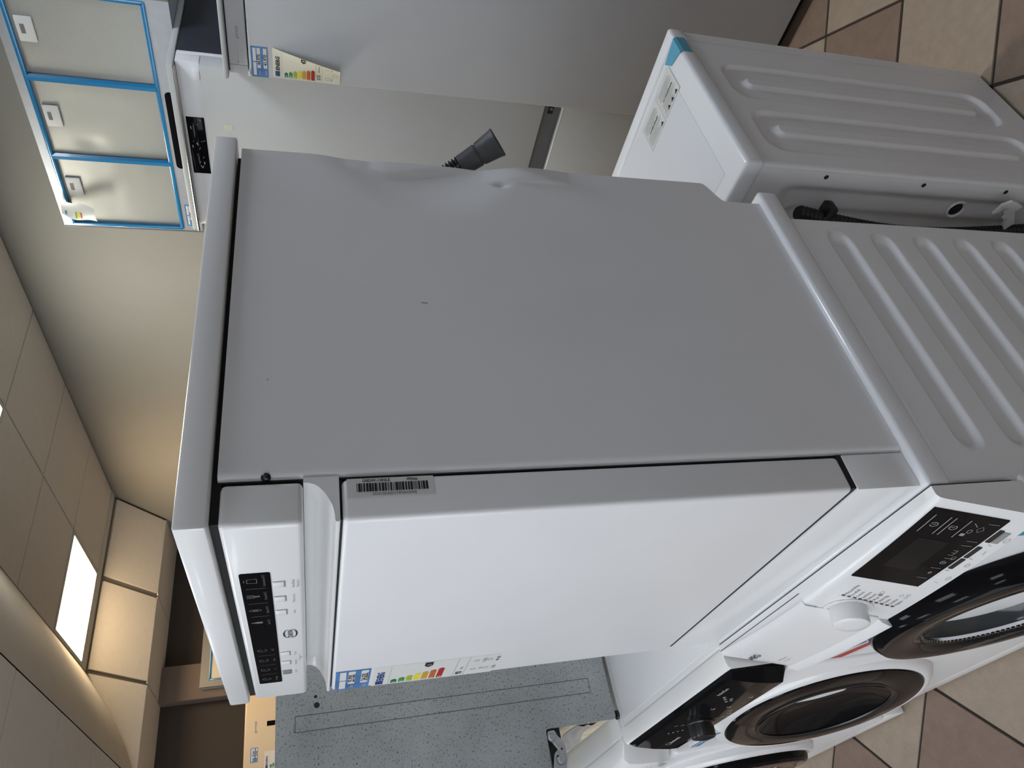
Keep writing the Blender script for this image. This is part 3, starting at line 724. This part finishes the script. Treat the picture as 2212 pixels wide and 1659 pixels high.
price_tag(Frame((0, -.0786, 0), (1, 0, 0), (0, 0, 1)), -.500, .6885, -.376, .7105, WB, ('33.990,', '29.990,'))
text('8 kg  1400', Frame((0, -.0526, 0), (1, 0, 0), (0, 0, 1)), -.552, .66, .010, M_prtg, WB)
SFl = Frame((0, -.0526, 0), (1, 0, 0), (0, 0, 1))
t = MB().loft([[SFl.pt(u, v, w) for u, v in ((-.560, .130), (-.470, .130), (-.470, .200), (-.560, .200))] for w in (0, .0004)]).build('info_sticker', M_paper, WB, smooth=False); Print(SFl, .0007).poly([(-.555, .140), (-.48, .140), (-.52, .19), (-.555, .19)]).build('blue_band', M_blue, t)

# ------------------------------------------------------------------ third washing machine at the picture's lower edge
WC = thing('washing_machine', 'white washing machine under the grey steel dishwasher, barely inside the frame', 'washing machine', (-1.190, -.032, 0), R(2.2))
box('cabinet', (-.592, -.02, .03), (-.006, .54, .812), M_void, WC)
box('lid', (-.598, -.003, .806), (0, .56, .842), M_lidw, WC, bev=.007, seg=3)
sm = Print(Frame((0, 0, .8422), (1, 0, 0), (0, 1, 0)), .0002); sm.rect(-.56, -.0042, -.020, -.0033); sm.build('seam', M_prtg, WC)
box('side_panel', (-.003, -.002, .03), (0, .54, .805), M_white, WC); box('side_panel', (-.598, -.002, .03), (-.595, .54, .805), M_white, WC)
box('back_panel', (-.59, .536, .08), (-.005, .540, .80), M_white, WC)
rings = []
for k in range(21):
    x = lerp(-.598, 0, k/20); e = sstep(min(1, (x+.598)/.03+.2, -x/.045+.15))
    P = [(.0, .842), (-.030*e-.012, .842), (-.046*e-.006, .838), (-.058*e-.004, .828), (-.064*e-.003, .80), (-.068*e-.003, .72), (.0, .715)]
    rings.append([(x, y, z) for y, z in P])
cc = MB().loft(rings).build('control_panel', M_plast, WC, ang=40)
WCf = Warp(lambda u, v, w: (u, -.067-(.8-v)*.04-w, v))
q = Print(WCf, .0015)
for k in range(16):
    a = R(200-14*k); q.line(-.10+.040*math.cos(a), .775+.034*math.sin(a), -.10+.047*math.cos(a), .775+.040*math.sin(a), .0012)
    q.rect(-.10+.052*math.cos(a)-.004, .775+.045*math.sin(a)-.001, -.10+.052*math.cos(a)+.005, .775+.045*math.sin(a)+.001)
q.build('programme_mark', M_prtg, cc)
MB().lathe([(.030, 0), (.029, .020), (.026, .024), (.0001, .0245)], (-.10, -.069, .775), (0, -1, .05), 40).build('knob', M_plast, WC, ang=30)
q = Print(WCf, .0015)
for k in range(7): q.rect(-.045+.005*k, .735, -.043+.005*k, .752)
q.build('printed_line', M_prt, cc)
box('front_panel', (-.5975, -.058, .075), (-.0005, -.002, .714), M_white, WC, bev=.012, seg=3)
box('kick_plate', (-.595, -.050, .010), (-.002, .0, .073), M_plast, WC, bev=.003)
for x in (-.05, -.54):
    for y in (.03, .49): MB().lathe([(0, 0), (.02, 0), (.02, .012), (.012, .016), (.012, .032)], (x, y, 0), (0, 0, 1), 16).build('foot', M_blkp, WC)
MB().lathe([(.262, -.02), (.262, .002), (.256, .010), (.246, .012), (.240, .006), (.240, -.02)], (-.30, -.060, .44), (-.05, -1, 0), 80).build('door_bezel', M_plast, WC, ang=30)
porthole(WC, (-.30, -.062, .44), (-.05, -1, 0), .240, .150, .034, teeth=False)

# ------------------------------------------------------------------ slim washing machine standing back to back, behind
WD_ = thing('washing_machine', 'slim white washing machine seen from behind, ribbed side and warning labels on its lid', 'washing machine', (.008, .632, 0))
D = .448
box('cabinet', (-.585, .055, .03), (-.012, D-.02, .80), M_void, WD_)
box('lid', (-.596, -.006, .812), (.006, D-.036, .850), M_lidw, WD_, bev=.008, seg=3)
box('panel_top', (-.596, D-.035, .813), (.006, D+.004, .849), M_lidw, WD_, bev=.006, seg=3)
q = MB().box((-.545, .035, .8496), (-.050, D-.055, .8506)); q.build('lid_inset', mat('lid_textured', (0.76, 0.77, 0.80), 0.4, bump=0.5, bscale=900), WD_, bev=.0004)
def pad(y, z, y0, y1, z0, z1, r, dep, ew=.0075):
    qx = abs(y-(y0+y1)/2)-(y1-y0)/2+r; qz = abs(z-(z0+z1)/2)-(z1-z0)/2+r
    dist = math.hypot(max(qx, 0), max(qz, 0))+min(max(qx, qz), 0)-r
    return dep*sstep(-dist/ew)
def wdside(u, v):
    y = lerp(.0, D-.030, u); z = lerp(.02, .8115, v); x = 0.0
    e = y
    if e < .010: x -= .010*(1-math.sqrt(max(0, 1-((.010-e)/.010)**2)))
    for (a, b, ta, tb) in ((.215, .343, .262, .300), (.045, .178, .100, .140)):
        x += pad(y, z, a, b, .095, .772, .04, -.0085)
        x += pad(y, z, ta, tb, .135, .735, .019, .0085)
    return (x, y, z)
m = MB(); m.grid(wdside, 210, 170); m.build('side_panel', M_white, WD_, ang=60)
box('side_panel', (-.594, .0, .02), (-.588, D-.03, .8115), M_white, WD_, bev=.002)
fr = MB(); fr.loft([[(x, y, z) for x, y in ((.0, D-.029), (.0, D+.004), (-.006, D+.010), (-.59, D+.010), (-.594, D+.004), (-.594, D-.029))] for z in (.02, .8115)]); fr.build('front_panel', M_white, WD_, ang=30)
def wdback(u, v):
    x = lerp(-.006, -.588, u); z = lerp(.02, .8115, v); y = 0.0
    dx = -.006-x; dxx = min(dx, .582-dx); dz = min(z-.02, .8115-z)
    y += .016*sstep((dxx-.030)/.022)*sstep((dz-.055)/.05)
    y += .022*sstep((dxx-.085)/.03)*sstep((dz-.10)/.04)
    return (x, y, z)
m = MB(); m.grid(wdback, 96, 110); m.build('back_panel', M_white, WD_, ang=60)
for z in (.672, .452, .25): MB().lathe([(.0045, 0), (.0045, .0006), (.0001, .0006)], (-.016, -.0002, z), (0, -1, 0), 14).build('screw_hole', M_void, WD_)
MB().lathe([(.021, .0), (.018, .004), (.0145, .001), (.014, -.003), (.0001, -.003)], (-.075, .0145, .315), (0, -1, 0), 24).build('transit_bolt_hole', M_white, WD_, ang=30)
MB().lathe([(.0138, 0), (.0001, 0.0)], (-.075, .0135, .315), (0, -1, 0), 24).build('hole', M_void, WD_)
pts = []; rad = []
for k in range(121):
    t = k/120; z = lerp(.70, .10, t); x = -.085-.030*math.sin(math.pi*t*.9); y = -.018-.006*math.sin(t*5)
    pts.append((x, y, z)); rad.append(.0125+(.003 if k % 2 else 0))
hs = MB().tube(pts, rad, 14).build('drain_hose', M_blkp, WD_, ang=20)
box('hose_clip', (-.105, -.032, .628), (-.062, -.002, .648), M_blkp, WD_, bev=.004)
pts = [(-.105-.012*math.sin(2.5*k/20), -.026, lerp(.62, .08, k/20)) for k in range(21)]
MB().tube(pts, .011, 14).build('inlet_hose', M_rub, WD_)
hk = MB(); prof = [(-.062, .185), (-.050, .175), (-.044, .190), (-.040, .210), (-.050, .226), (-.072, .230), (-.070, .222), (-.058, .217), (-.056, .206), (-.070, .203), (-.068, .196), (-.082, .195), (-.080, .188), (-.098, .180), (-.108, .168), (-.090, .158)]
hk.loft([[(x+.028, -.036, z+.052) for x, z in prof], [(x+.028, -.030, z+.052) for x, z in prof]]); hk.build('hose_hook', M_hook, WD_, smooth=False)
# warning label and blue tape (world coordinates shifted to the root)
LF = Frame((-.008, -.632, .8507), (1, 0, 0), (0, 1, 0))
for (x0, x1, n_, hd) in ((-.105, -.033, 'a', 'ATTENZIONE'), (-.186, -.108, 'b', 'AVVERTENZE')):
    o = MB().loft([[LF.pt(u, v, w) for u, v in ((x0, .936), (x1, .936), (x1, 1.014), (x0, 1.014))] for w in (0, .0003)]).build('warning_label', M_paper, WD_, smooth=False)
    q = Print(LF, .0006)
    for (a, b, c, e) in ((x0+.001, .937, x1-.001, .9375), (x0+.001, 1.0125, x1-.001, 1.013), (x0+.001, .937, x0+.0015, 1.013), (x1-.0015, .937, x1-.001, 1.013)): q.rect(a, b, c, e)
    rn = random.Random(5)
    for k in range(17):
        v = 1.004-.0037*k
        if k in (7, 8): continue
        q.rect(x0+.006, v, x0+.006+(x1-x0-.012)*rn.uniform(.6, 1), v+.0011)
    q.build('printed_line', M_prtg, o)
    text(hd, LF, (x0+x1)/2, .9735, .0075, M_prt, o, align='CENTER', bold=.0002)
    q = Print(LF, .0006)
    for k in range(3 if n_ == 'a' else 1): a = x1-.008-.018*k; q.poly([(a, .942), (a-.012, .942), (a-.006, .952)])
    q.build('warning_triangle', M_prt, o)
TF = Frame((0, 0, 0), (1, 0, 0), (0, 1, 0))
tb = MB()
tb.poly([(.004, .408, .8512), (-.048, .400, .8510), (-.034, .371, .8510), (.004, .358, .8512)])
tb.poly([(.004, .408, .8512), (.004, .358, .8512), (.0068, .360, .8450), (.0068, .412, .8450)])
tb.poly([(.0068, .412, .8450), (.0068, .360, .8450), (.0070, .358, .825), (.0070, .412, .825)])
tb.build('tape', M_tape, WD_, smooth=False)
for x in (-.05, -.54):
    for y in (.05, D-.05): MB().lathe([(0, 0), (.02, 0), (.02, .010), (.012, .014), (.012, .024)], (x, y, 0), (0, 0, 1), 16).build('foot', M_blkp, WD_)


# ------------------------------------------------------------------ unpanelled built-in dishwasher on the other washing machines
GD = thing('dishwasher', 'grey galvanised built-in dishwasher without door panel, standing behind the white dishwasher', 'dishwasher', (-1.1655, -.004, .8425))
ol = [(-.112, .800), (-.112, .195)]
ol += [(-.104+.006*0, .1885), (.004, .1885)]
def rc(pts, r=.008, n=4):
    out = []
    for i, p in enumerate(pts):
        a, c = Vector(pts[i-1]), Vector(pts[(i+1) % len(pts)]); p = Vector(p)
        e1 = (a-p).normalized()*r; e2 = (c-p).normalized()*r
        for k in range(n+1):
            t = k/n; out.append(tuple((p+e1)*(1-t)**2+p*2*t*(1-t)+(p+e2)*t*t))
    return out
ol = rc([(-.112, .8145), (-.112, .200), (.010, .196), (.010, .012), (.56, .012), (.56, .8145)])
side = MB().loft([[(0, y, z) for y, z in ol], [(-.006, y, z) for y, z in ol]]).build('side_panel', M_galv, GD, ang=30)
SG = Frame((0, 0, 0), (0, 1, 0), (0, 0, 1)); g = Print(SG, .0004)
y0, y1, z0, z1 = .078, .112, .062, .772
for a in ((y0, z0, y0, z1), (y1, z0, y1, z1), (y0, z0, y1, z0), (y0, z1, y1, z1)): g.line(*a, .0012)
g.build('pressed_line', mat('galvanised_crease', (0.045, 0.055, 0.06), 0.6), side)
MB().lathe([(.0065, .0003), (.0001, .0003)], (0, .131, .7245), (1, 0, 0), 16).build('hole', M_void, side)
MB().lathe([(.0035, .0003), (.0001, .0003)], (0, .150, .727), (1, 0, 0), 12).build('hole', M_void, side)
box('side_panel', (-.600, -.11, .012), (-.594, .56, .8145), M_galv, GD, bev=.002)
box('tub_housing', (-.594, -.100, .192), (-.0065, .55, .808), M_galv, GD, bev=.004)
box('door', (-.592, -.118, .195), (-.008, -.1005, .806), M_steel, GD, bev=.004)
bm_ = MB(); bm_.loft([[(x, y, z) for y, z in rc([(.014, .180), (.014, .016), (.54, .016), (.54, .180)], .01)] for x in (-.0065, -.592)]); bm_.build('base_tray', M_foam, GD, ang=40)
sh = MB()
def shf(u, v):
    x = lerp(-.03, -.42, u); z = lerp(.050, .105, v); return (x, .0128-.006*abs(math.sin(u*9+v*6))*math.sin(math.pi*v), z-.02*u+.012*math.sin(u*7))
sh.grid(shf, 30, 10); sh.build('plastic_sheet', M_bag, GD, ang=60)
box('hinge_recess', (-.05, -.108, .160), (-.0075, .010, .205), M_void, GD)  # black box stands in for the shade in the hollow behind the hinge
hg = MB().loft([[(x, y, z) for y, z in rc([(-.040, .157), (-.060, .156), (-.080, .163), (-.092, .178), (-.088, .198), (-.062, .190), (-.046, .186), (-.034, .172)], .005)] for x in (-.001, -.004)]).build('hinge', M_steel, GD, ang=30)
MB().loft([[(x, y, z) for y, z in rc([(.004, .193), (.005, .176), (-.008, .171), (-.020, .160), (-.036, .156), (-.050, .157), (-.050, .172), (-.034, .177), (-.020, .188), (-.010, .195)], .004)] for x in (.002, -.0008)]).build('hinge_arm', M_steel, hg, ang=30)
MB().loft([[(x, y, z) for y, z in rc([(-.020, .178), (-.026, .166), (-.038, .162), (-.047, .164), (-.046, .170), (-.034, .174)], .003)] for x in (.0030, .0018)]).build('hinge_boss', M_steel, hg, ang=30)
MB().tube([(.003, -.024, .1835), (.0035, -.040, .1735)], .0026, 10).build('hinge_rib', M_chrome, hg)
for (y, z, r_) in ((-.010, .1855, .0082), (-.060, .1715, .0095)): MB().lathe([(r_*1.25, 0), (r_*1.25, .0012), (r_, .0014), (r_, .004), (r_*.85, .005), (.0001, .005)], (.0005, y, z), (1, 0, 0), 24).build('rivet', M_steel, hg, ang=30)
for (y, z) in ((-.038, .1665), (-.052, .1795)): MB().lathe([(.0024, 0), (.0024, .001), (.0001, .001)], (.003, y, z), (1, 0, 0), 12).build('hole', M_void, hg)
for (x, y) in ((-.012, .020), (-.012, .52), (-.585, .020), (-.585, .52)):
    MB().lathe([(0, 0), (.011, 0), (.011, .006), (.007, .008), (.007, .020)], (x, y, 0), (0, 0, 1), 14).build('foot', M_blkp, GD)
MB().lathe([(.0035, 0), (.003, .003), (.0001, .004)], (-.0005, .012, .085), (.3, -1, 0), 12).build('screw', M_steel, GD)

# ------------------------------------------------------------------ tall grey refrigerator with energy label
RA = thing('refrigerator', 'tall silver-grey refrigerator with an energy label curling off its door', 'refrigerator', (-.632, 1.83, 0))
box('cabinet', (.004, .062, .03), (.550, .60, 1.795), M_silver, RA, bev=.004)
box('door', (0, 0, .045), (.553, .056, 1.740), M_silver, RA, bev=.006, seg=3)
cpn = box('control_panel', (.028, .010, 1.744), (.553, .060, 1.7965), M_silver, RA, bev=.002)
box('corner_cap', (0.0, .012, 1.744), (.0265, .060, 1.7965), M_silver, RA, bev=.002)
box('top_panel', (-.010, -.012, 1.800), (.560, .60, 1.8135), M_silver, RA, bev=.004)
box('top_gap', (.004, .016, 1.7966), (.550, .59, 1.8), M_void, RA)
box('hinge_cover', (.004, -.006, 1.7375), (.018, .030, 1.7435), M_plast, RA, bev=.002)
FA = Frame((.632, .010-1.83+1.83, 0), (1, 0, 0), (0, 0, 1))
text('gorenje', FA, -.522, 1.766, .0125, M_prtg, cpn, bold=.0003)
g = Print(FA, .0008); g.line(-.602, 1.7705, -.545, 1.7705, .0006); g.rect(-.597, 1.7695, -.590, 1.7725); g.ring(-.556, 1.757, .0018, .0018, .0018, n=10); g.ring(-.594, 1.757, .0018, .0018, .0018, n=10); g.line(-.545, 1.7455, -.2, 1.7455, .0010); g.build('symbol', M_prtg, cpn)
FB = Frame((.632, 0, 0), (1, 0, 0), (0, 0, 1))
price_tag(FB, -.630, 1.6855, -.534, 1.7335, RA, ('44.970', '41.970'))
def curl(u, v, w):
    t = (1.672-v)/.198; q = (u+.624)/.092; q = max(0, q)
    return (.632+-.624-.006*t+q*.092*(1-.36*t*q), -.0008-w-.030*t*q*q-.004*math.sin(math.pi*t)*q, v)
CW = Warp(curl)
pg = MB(); pg.grid(lambda a, b: CW.pt(lerp(-.624, -.532, a), lerp(1.474, 1.672, b), -.0002), 10, 14)
el = pg.build('energy_label', M_paperc, RA, ang=60)
X = lambda a: -.624+a*.092
Y = lambda a: 1.474+a*.198
Print(CW, .0004).rect(X(.04), Y(.90), X(.22), Y(.965)).build('flag', M_eu, el); text('ENERG', CW, X(.25), Y(.902), .0155, M_prt, el, w=.0004, bold=.0006, sx=.95)
for i in range(7):
    a, b = Y(.78-.066*i), Y(.832-.066*i); e = X(.17+.045*i)
    Print(CW, .0004).poly([(X(.04), a), (e, a), (e+(b-a)*.45, (a+b)/2), (e, b), (X(.04), b)]).build('class_arrow', M_arrow[i], el); text('ABCDEFG'[i], CW, X(.06), a+.002, .0085, M_prtw, el, w=.0006)
Print(CW, .0005).poly([(X(.97), Y(.515)), (X(.80), Y(.515)), (X(.72), Y(.55)), (X(.80), Y(.585)), (X(.97), Y(.585))]).build('class_badge', M_prt, el); text('F', CW, X(.85), Y(.525), .011, M_prtw, el, w=.0008, bold=.0004)
text('215', CW, X(.08), Y(.30), .0135, M_prt, el, w=.0004, bold=.0004); text('kWh/annum', CW, X(.42), Y(.305), .0075, M_prt, el, w=.0004)
g = Print(CW, .0004); g.rect(X(.02), Y(.365), X(.96), Y(.369)); g.rect(X(.02), Y(.270), X(.96), Y(.274)); g.rect(X(.02), Y(.865), X(.96), Y(.868)); g.ring(X(.17), Y(.19), .007, .007, .0012, n=6); g.ring(X(.70), Y(.20), .006, .008, .0010, n=8); g.ring(X(.38), Y(.075), .009, .009, .0010, n=5); g.build('pictogram', M_prtg, el)
text('94 L', CW, X(.10), Y(.115), .007, M_prt, el, w=.0004); text('206 L', CW, X(.62), Y(.115), .007, M_prt, el, w=.0004)
box('plinth', (.004, .050, .002), (.550, .59, .0445), M_void, RA)  # painted near-black to give the shadow under the refrigerator
for (x, y) in ((.05, .08), (.5, .08), (.05, .55), (.5, .55)): MB().lathe([(0, 0), (.022, 0), (.022, .010), (.012, .014), (.012, .032)], (x, y, 0), (0, 0, 1), 14).build('foot', M_blkp, RA)

# ------------------------------------------------------------------ two-door refrigerator behind the dishwasher, hood on top
RB = thing('refrigerator', 'two-door light grey refrigerator with grip recess, behind the white dishwasher', 'refrigerator', (-1.300, 1.90, 0))
w = .645
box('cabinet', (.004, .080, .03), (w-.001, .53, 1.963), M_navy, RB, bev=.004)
box('upper_door', (0, 0, .7665), (w, .062, 1.892), M_fr2, RB, bev=.003)
box('door_liner', (.006, .0625, .78), (w, .0795, 1.962), M_white, RB, bev=.002)
box('lower_door', (0, 0, .05), (w, .062, .6945), M_fr2, RB, bev=.004)
gr = box('grip_recess', (.002, .030, .688), (w-.002, .0625, .7755), mat('grip_grey', (0.17, 0.17, 0.17), .5), RB)
box('latch', (w-.060, .0255, .722), (w-.022, .030, .742), M_blkp, gr, bev=.002); MB().lathe([(.006, 0), (.006, .002), (.003, .002), (.003, .001), (.0001, .001)], (w-.040, .0255, .732), (0, -1, 0), 14).build('lock', M_steel, gr)
box('door_edge_highlight', (.001, .001, .6946), (w-.001, .028, .6985), M_plast, RB, bev=.001)  # white strip paints in the light caught by the upward-facing door edge
box('control_band', (.001, .020, 1.8935), (w-.001, .0795, 1.9635), M_white, RB, bev=.003)
pnl = box('control_display', (.232, .0185, 1.8995), (.452, .0205, 1.9555), M_blkg, RB, bev=.0006)
rn = random.Random(9); g = Print(Frame((0, .0185, 0), (1, 0, 0), (0, 0, 1)), .0005)
for k in range(16): a, b = rn.uniform(.25, .44), rn.uniform(1.905, 1.950); g.line(a, b, a+rn.uniform(-.012, .012), b+rn.uniform(-.006, .006), rn.uniform(.001, .003))
g.build('film_crease', M_prtl, pnl)
for x in (.02, w-.055): box('hinge_cover', (x, .004, 1.8935), (x+.035, .04, 1.9125), M_plast, RB, bev=.004)
box('top_panel', (-.004, -.010, 1.966), (w+.002, .53, 1.9845), M_fr2, RB, bev=.004)
MB().tube([(0.0, -.0145, 1.9625), (w*.5, -.0145, 1.9625), (w, -.0145, 1.9625)], .0045, 12).build('trim_bar', M_chrome, RB)
box('seal_tag', (.426, -.0006, 1.811), (.447, 0, 1.838), M_paperc, RB)
for (x, y) in ((.05, .08), (w-.05, .08), (.05, .48), (w-.05, .48)): MB().lathe([(0, 0), (.022, 0), (.022, .010), (.012, .014), (.012, .032)], (x, y, 0), (0, 0, 1), 14).build('foot', M_blkp, RB)

# ------------------------------------------------------------------ cooker hood stood on edge on that refrigerator
HD = thing('cooker_hood', 'wide silver cooker hood stood on edge atop a refrigerator, blue film round its filters', 'cooker hood', (-1.495, 2.10, 1.985))
hw, hh = .925, .500
zb0, zb1 = .080, .462
pm = MB()      # face plate with the filter opening
pm.box((0, 0, 0), (hw, .022, zb0)); pm.box((0, 0, zb1), (hw, .022, hh)); pm.box((0, 0, zb0), (.014, .022, zb1)); pm.box((hw-.016, 0, zb0), (hw, .022, zb1))
pm.build('face_plate', M_inox, HD, smooth=False)
sd = MB(); sd.box((0, .022, 0), (hw, .20, hh)); sd.build('canopy', M_silver, HD, smooth=False)
box('chimney', (.30, .20, .06), (.62, .335, .42), M_silver, HD, bev=.004)
box('end_cap', (-.004, -.002, 0), (.0, .20, hh), mat('hood_end_taupe', (0.20, 0.175, 0.14), .5), HD); box('end_cap', (hw, -.002, 0), (hw+.004, .20, hh), bpy.data.materials['hood_end_taupe'], HD)
cells = [(.014, .3195), (.3195, .6215), (.6215, hw-.016)]
for k, (a, b) in enumerate(cells):
    def ff(u, v, a=a, b=b, k=k):
        x = lerp(a, b, u); z = lerp(zb0, zb1, v)
        return (x, .010+.0016*math.sin(u*5+k)*math.sin(v*4+k*2)+.004*math.exp(-((u-.2)/.08)**2-((v-.65)/.10)**2)*(k == 1), z)
    fm = MB(); fm.grid(ff, 20, 20); fo = fm.build('grease_filter', M_filter, HD, ang=60)
    lx0 = {0: .145, 1: .440, 2: .742}[k]
    la = box('latch', (lx0, .003, zb1-.062), (lx0+.082, .009, zb1-.012), M_ctrim, fo, bev=.003)
    box('finger_slot', (lx0+.027, .0022, zb1-.036), (lx0+.057, .0032, zb1-.024), mat('slot_grey', (0.16, 0.16, 0.155), .6) if k == 0 else bpy.data.materials['slot_grey'], fo)
bw = .013
for (a, b) in cells[:2]: 
    t = MB().loft([[(b-bw, y, z) for y, z in ((.004, zb0-.004), (.004, zb1+.004))]+[(b+bw, y, z) for y, z in ((.004, zb1+.004), (.004, zb0-.004))], [(b-bw*.5, -.006, zb0), (b-bw*.5, -.006, zb1), (b+bw*.5, -.006, zb1), (b+bw*.5, -.006, zb0)]]); t.build('protective_film', M_film, HD, smooth=False)
for lo, hi in (((.010, -.004, zb1-.003), (hw-.010, .012, zb1+.011)), ((.010, -.004, zb0-.011), (hw-.010, .012, zb0+.003)), ((.006, -.004, zb0-.008), (.020, .012, zb1+.008)), ((hw-.022, -.004, zb0-.008), (hw-.008, .012, zb1+.008))): box('protective_film', lo, hi, M_film, HD, bev=.004)
sl = []
for (cx, a0) in ((.600, -90), (.318, 90)):
    for k in range(9): a = R(a0+22.5*k); sl.append((cx+.0145*math.cos(a), .0430+.0145*math.sin(a)))
MB().loft([[(x, -.0012, z) for x, z in sl], [(x, .002, z) for x, z in sl]]).build('control_slot', M_blkg, HD, smooth=False)
FH = Frame((1.495, 0, -1.985), (1, 0, 0), (0, 0, 1))
price_tag(FH, -1.468, 2.001, -1.362, 2.040, HD, ('24.820', '22.600'))
ec = MB()
def ecf(u, v):
    x = lerp(-.030, .030, u); z = lerp(-.125, 0, v); return (x+.006*math.sin(v*7), -.020-.035*(1-v)-.012*math.sin(u*3.0+v*3), z)
ec.grid(ecf, 10, 14)
EC = thing('energy_card', 'crumpled paper energy card hanging on the cooker hood edge', 'card', (-1.385, 2.093, 2.470))
bd = ec.build('sheet', M_paper, EC, ang=60)
for k, (a, b, mm) in enumerate(((.30, .52, M_arrow[3]), (.30, .44, M_arrow[5]), (.32, .60, M_arrow[2]), (.1, .9, M_blue))):
    q = MB(); q.grid(lambda u, v: tuple(Vector(ecf(lerp(.12, .5 if k < 3 else .3, u), lerp(b-.05, b, v)))+Vector((0, -.0008, 0))), 3, 2); q.build('printed_patch', mm, bd, smooth=False)

# ------------------------------------------------------------------ far things along the left wall
HL = thing('cooker_hood', 'distant silver cooker hood mounted on the brown left wall', 'cooker hood', (XL, 1.31, 1.86))
HL.location = (XL+.0, 1.31, 1.845)
pm = MB(); pm.box((.0, 0, 0), (.15, .9, .49)); pm.build('canopy', M_silver, HL, smooth=False)
pm = MB(); pm.box((.15, 0, 0), (.165, .9, .06)); pm.box((.15, 0, .43), (.165, .9, .495)); pm.box((.15, 0, .06), (.165, .05, .43)); pm.box((.15, .85, .06), (.165, .9, .43)); pm.build('face_plate', mat('far_inox', (0.24, 0.23, 0.225), .45, metal=.4), HL, smooth=False)
for a, b in ((.05, .45), (.45, .85)): box('grease_filter', (.152, a+.004, .064), (.156, b-.004, .426), mat('far_filter', (0.62, 0.58, 0.50), .45, metal=.3) if a < .1 else bpy.data.materials['far_filter'], HL)
for lo, hi in (((.155, .040, .425), (.168, .86, .438)), ((.155, .040, .052), (.168, .86, .065)), ((.155, .042, .052), (.168, .055, .438)), ((.155, .845, .052), (.168, .858, .438)), ((.155, .444, .06), (.168, .456, .43))): box('protective_film', lo, hi, M_film, HL, bev=.003)
RC = thing('refrigerator', 'cream-coloured refrigerator against the brown wall, seen past the dishwasher corner', 'refrigerator', (-4.60, .46, 0))
box('cabinet', (-.58, .004, .03), (-.062, .636, 1.99), M_cream, RC, bev=.01)
box('upper_door', (-.058, 0, .78), (0, .64, 1.992), M_cream, RC, bev=.012, seg=3)
box('lower_door', (-.058, 0, .05), (0, .64, .775), M_cream, RC, bev=.012, seg=3)
FC = Frame((0, -.46, 0), (0, 1, 0), (0, 0, 1))
text('gorenje', FC, .860, 1.917, .024, M_prtg, RC, bold=.0006)
box('badge_display', (0, .435, 1.805), (.0015, .465, 1.855), M_blkg, RC)
price_tag(FC, .690, 1.905, .775, 1.950, RC, ('59.990', '54.990'))
energy_label(FC, .640, 1.64, .745, 1.865, RC, 'E', '236', [(.30, .145, '80 L'), (.75, .145, '170 L'), (.30, .035, '38 dB')])
for (x, y) in ((-.08, .05), (-.5, .05), (-.08, .59), (-.5, .59)): MB().lathe([(0, 0), (.022, 0), (.022, .010), (.012, .014), (.012, .032)], (x, y, 0), (0, 0, 1), 14).build('foot', M_blkp, RC)
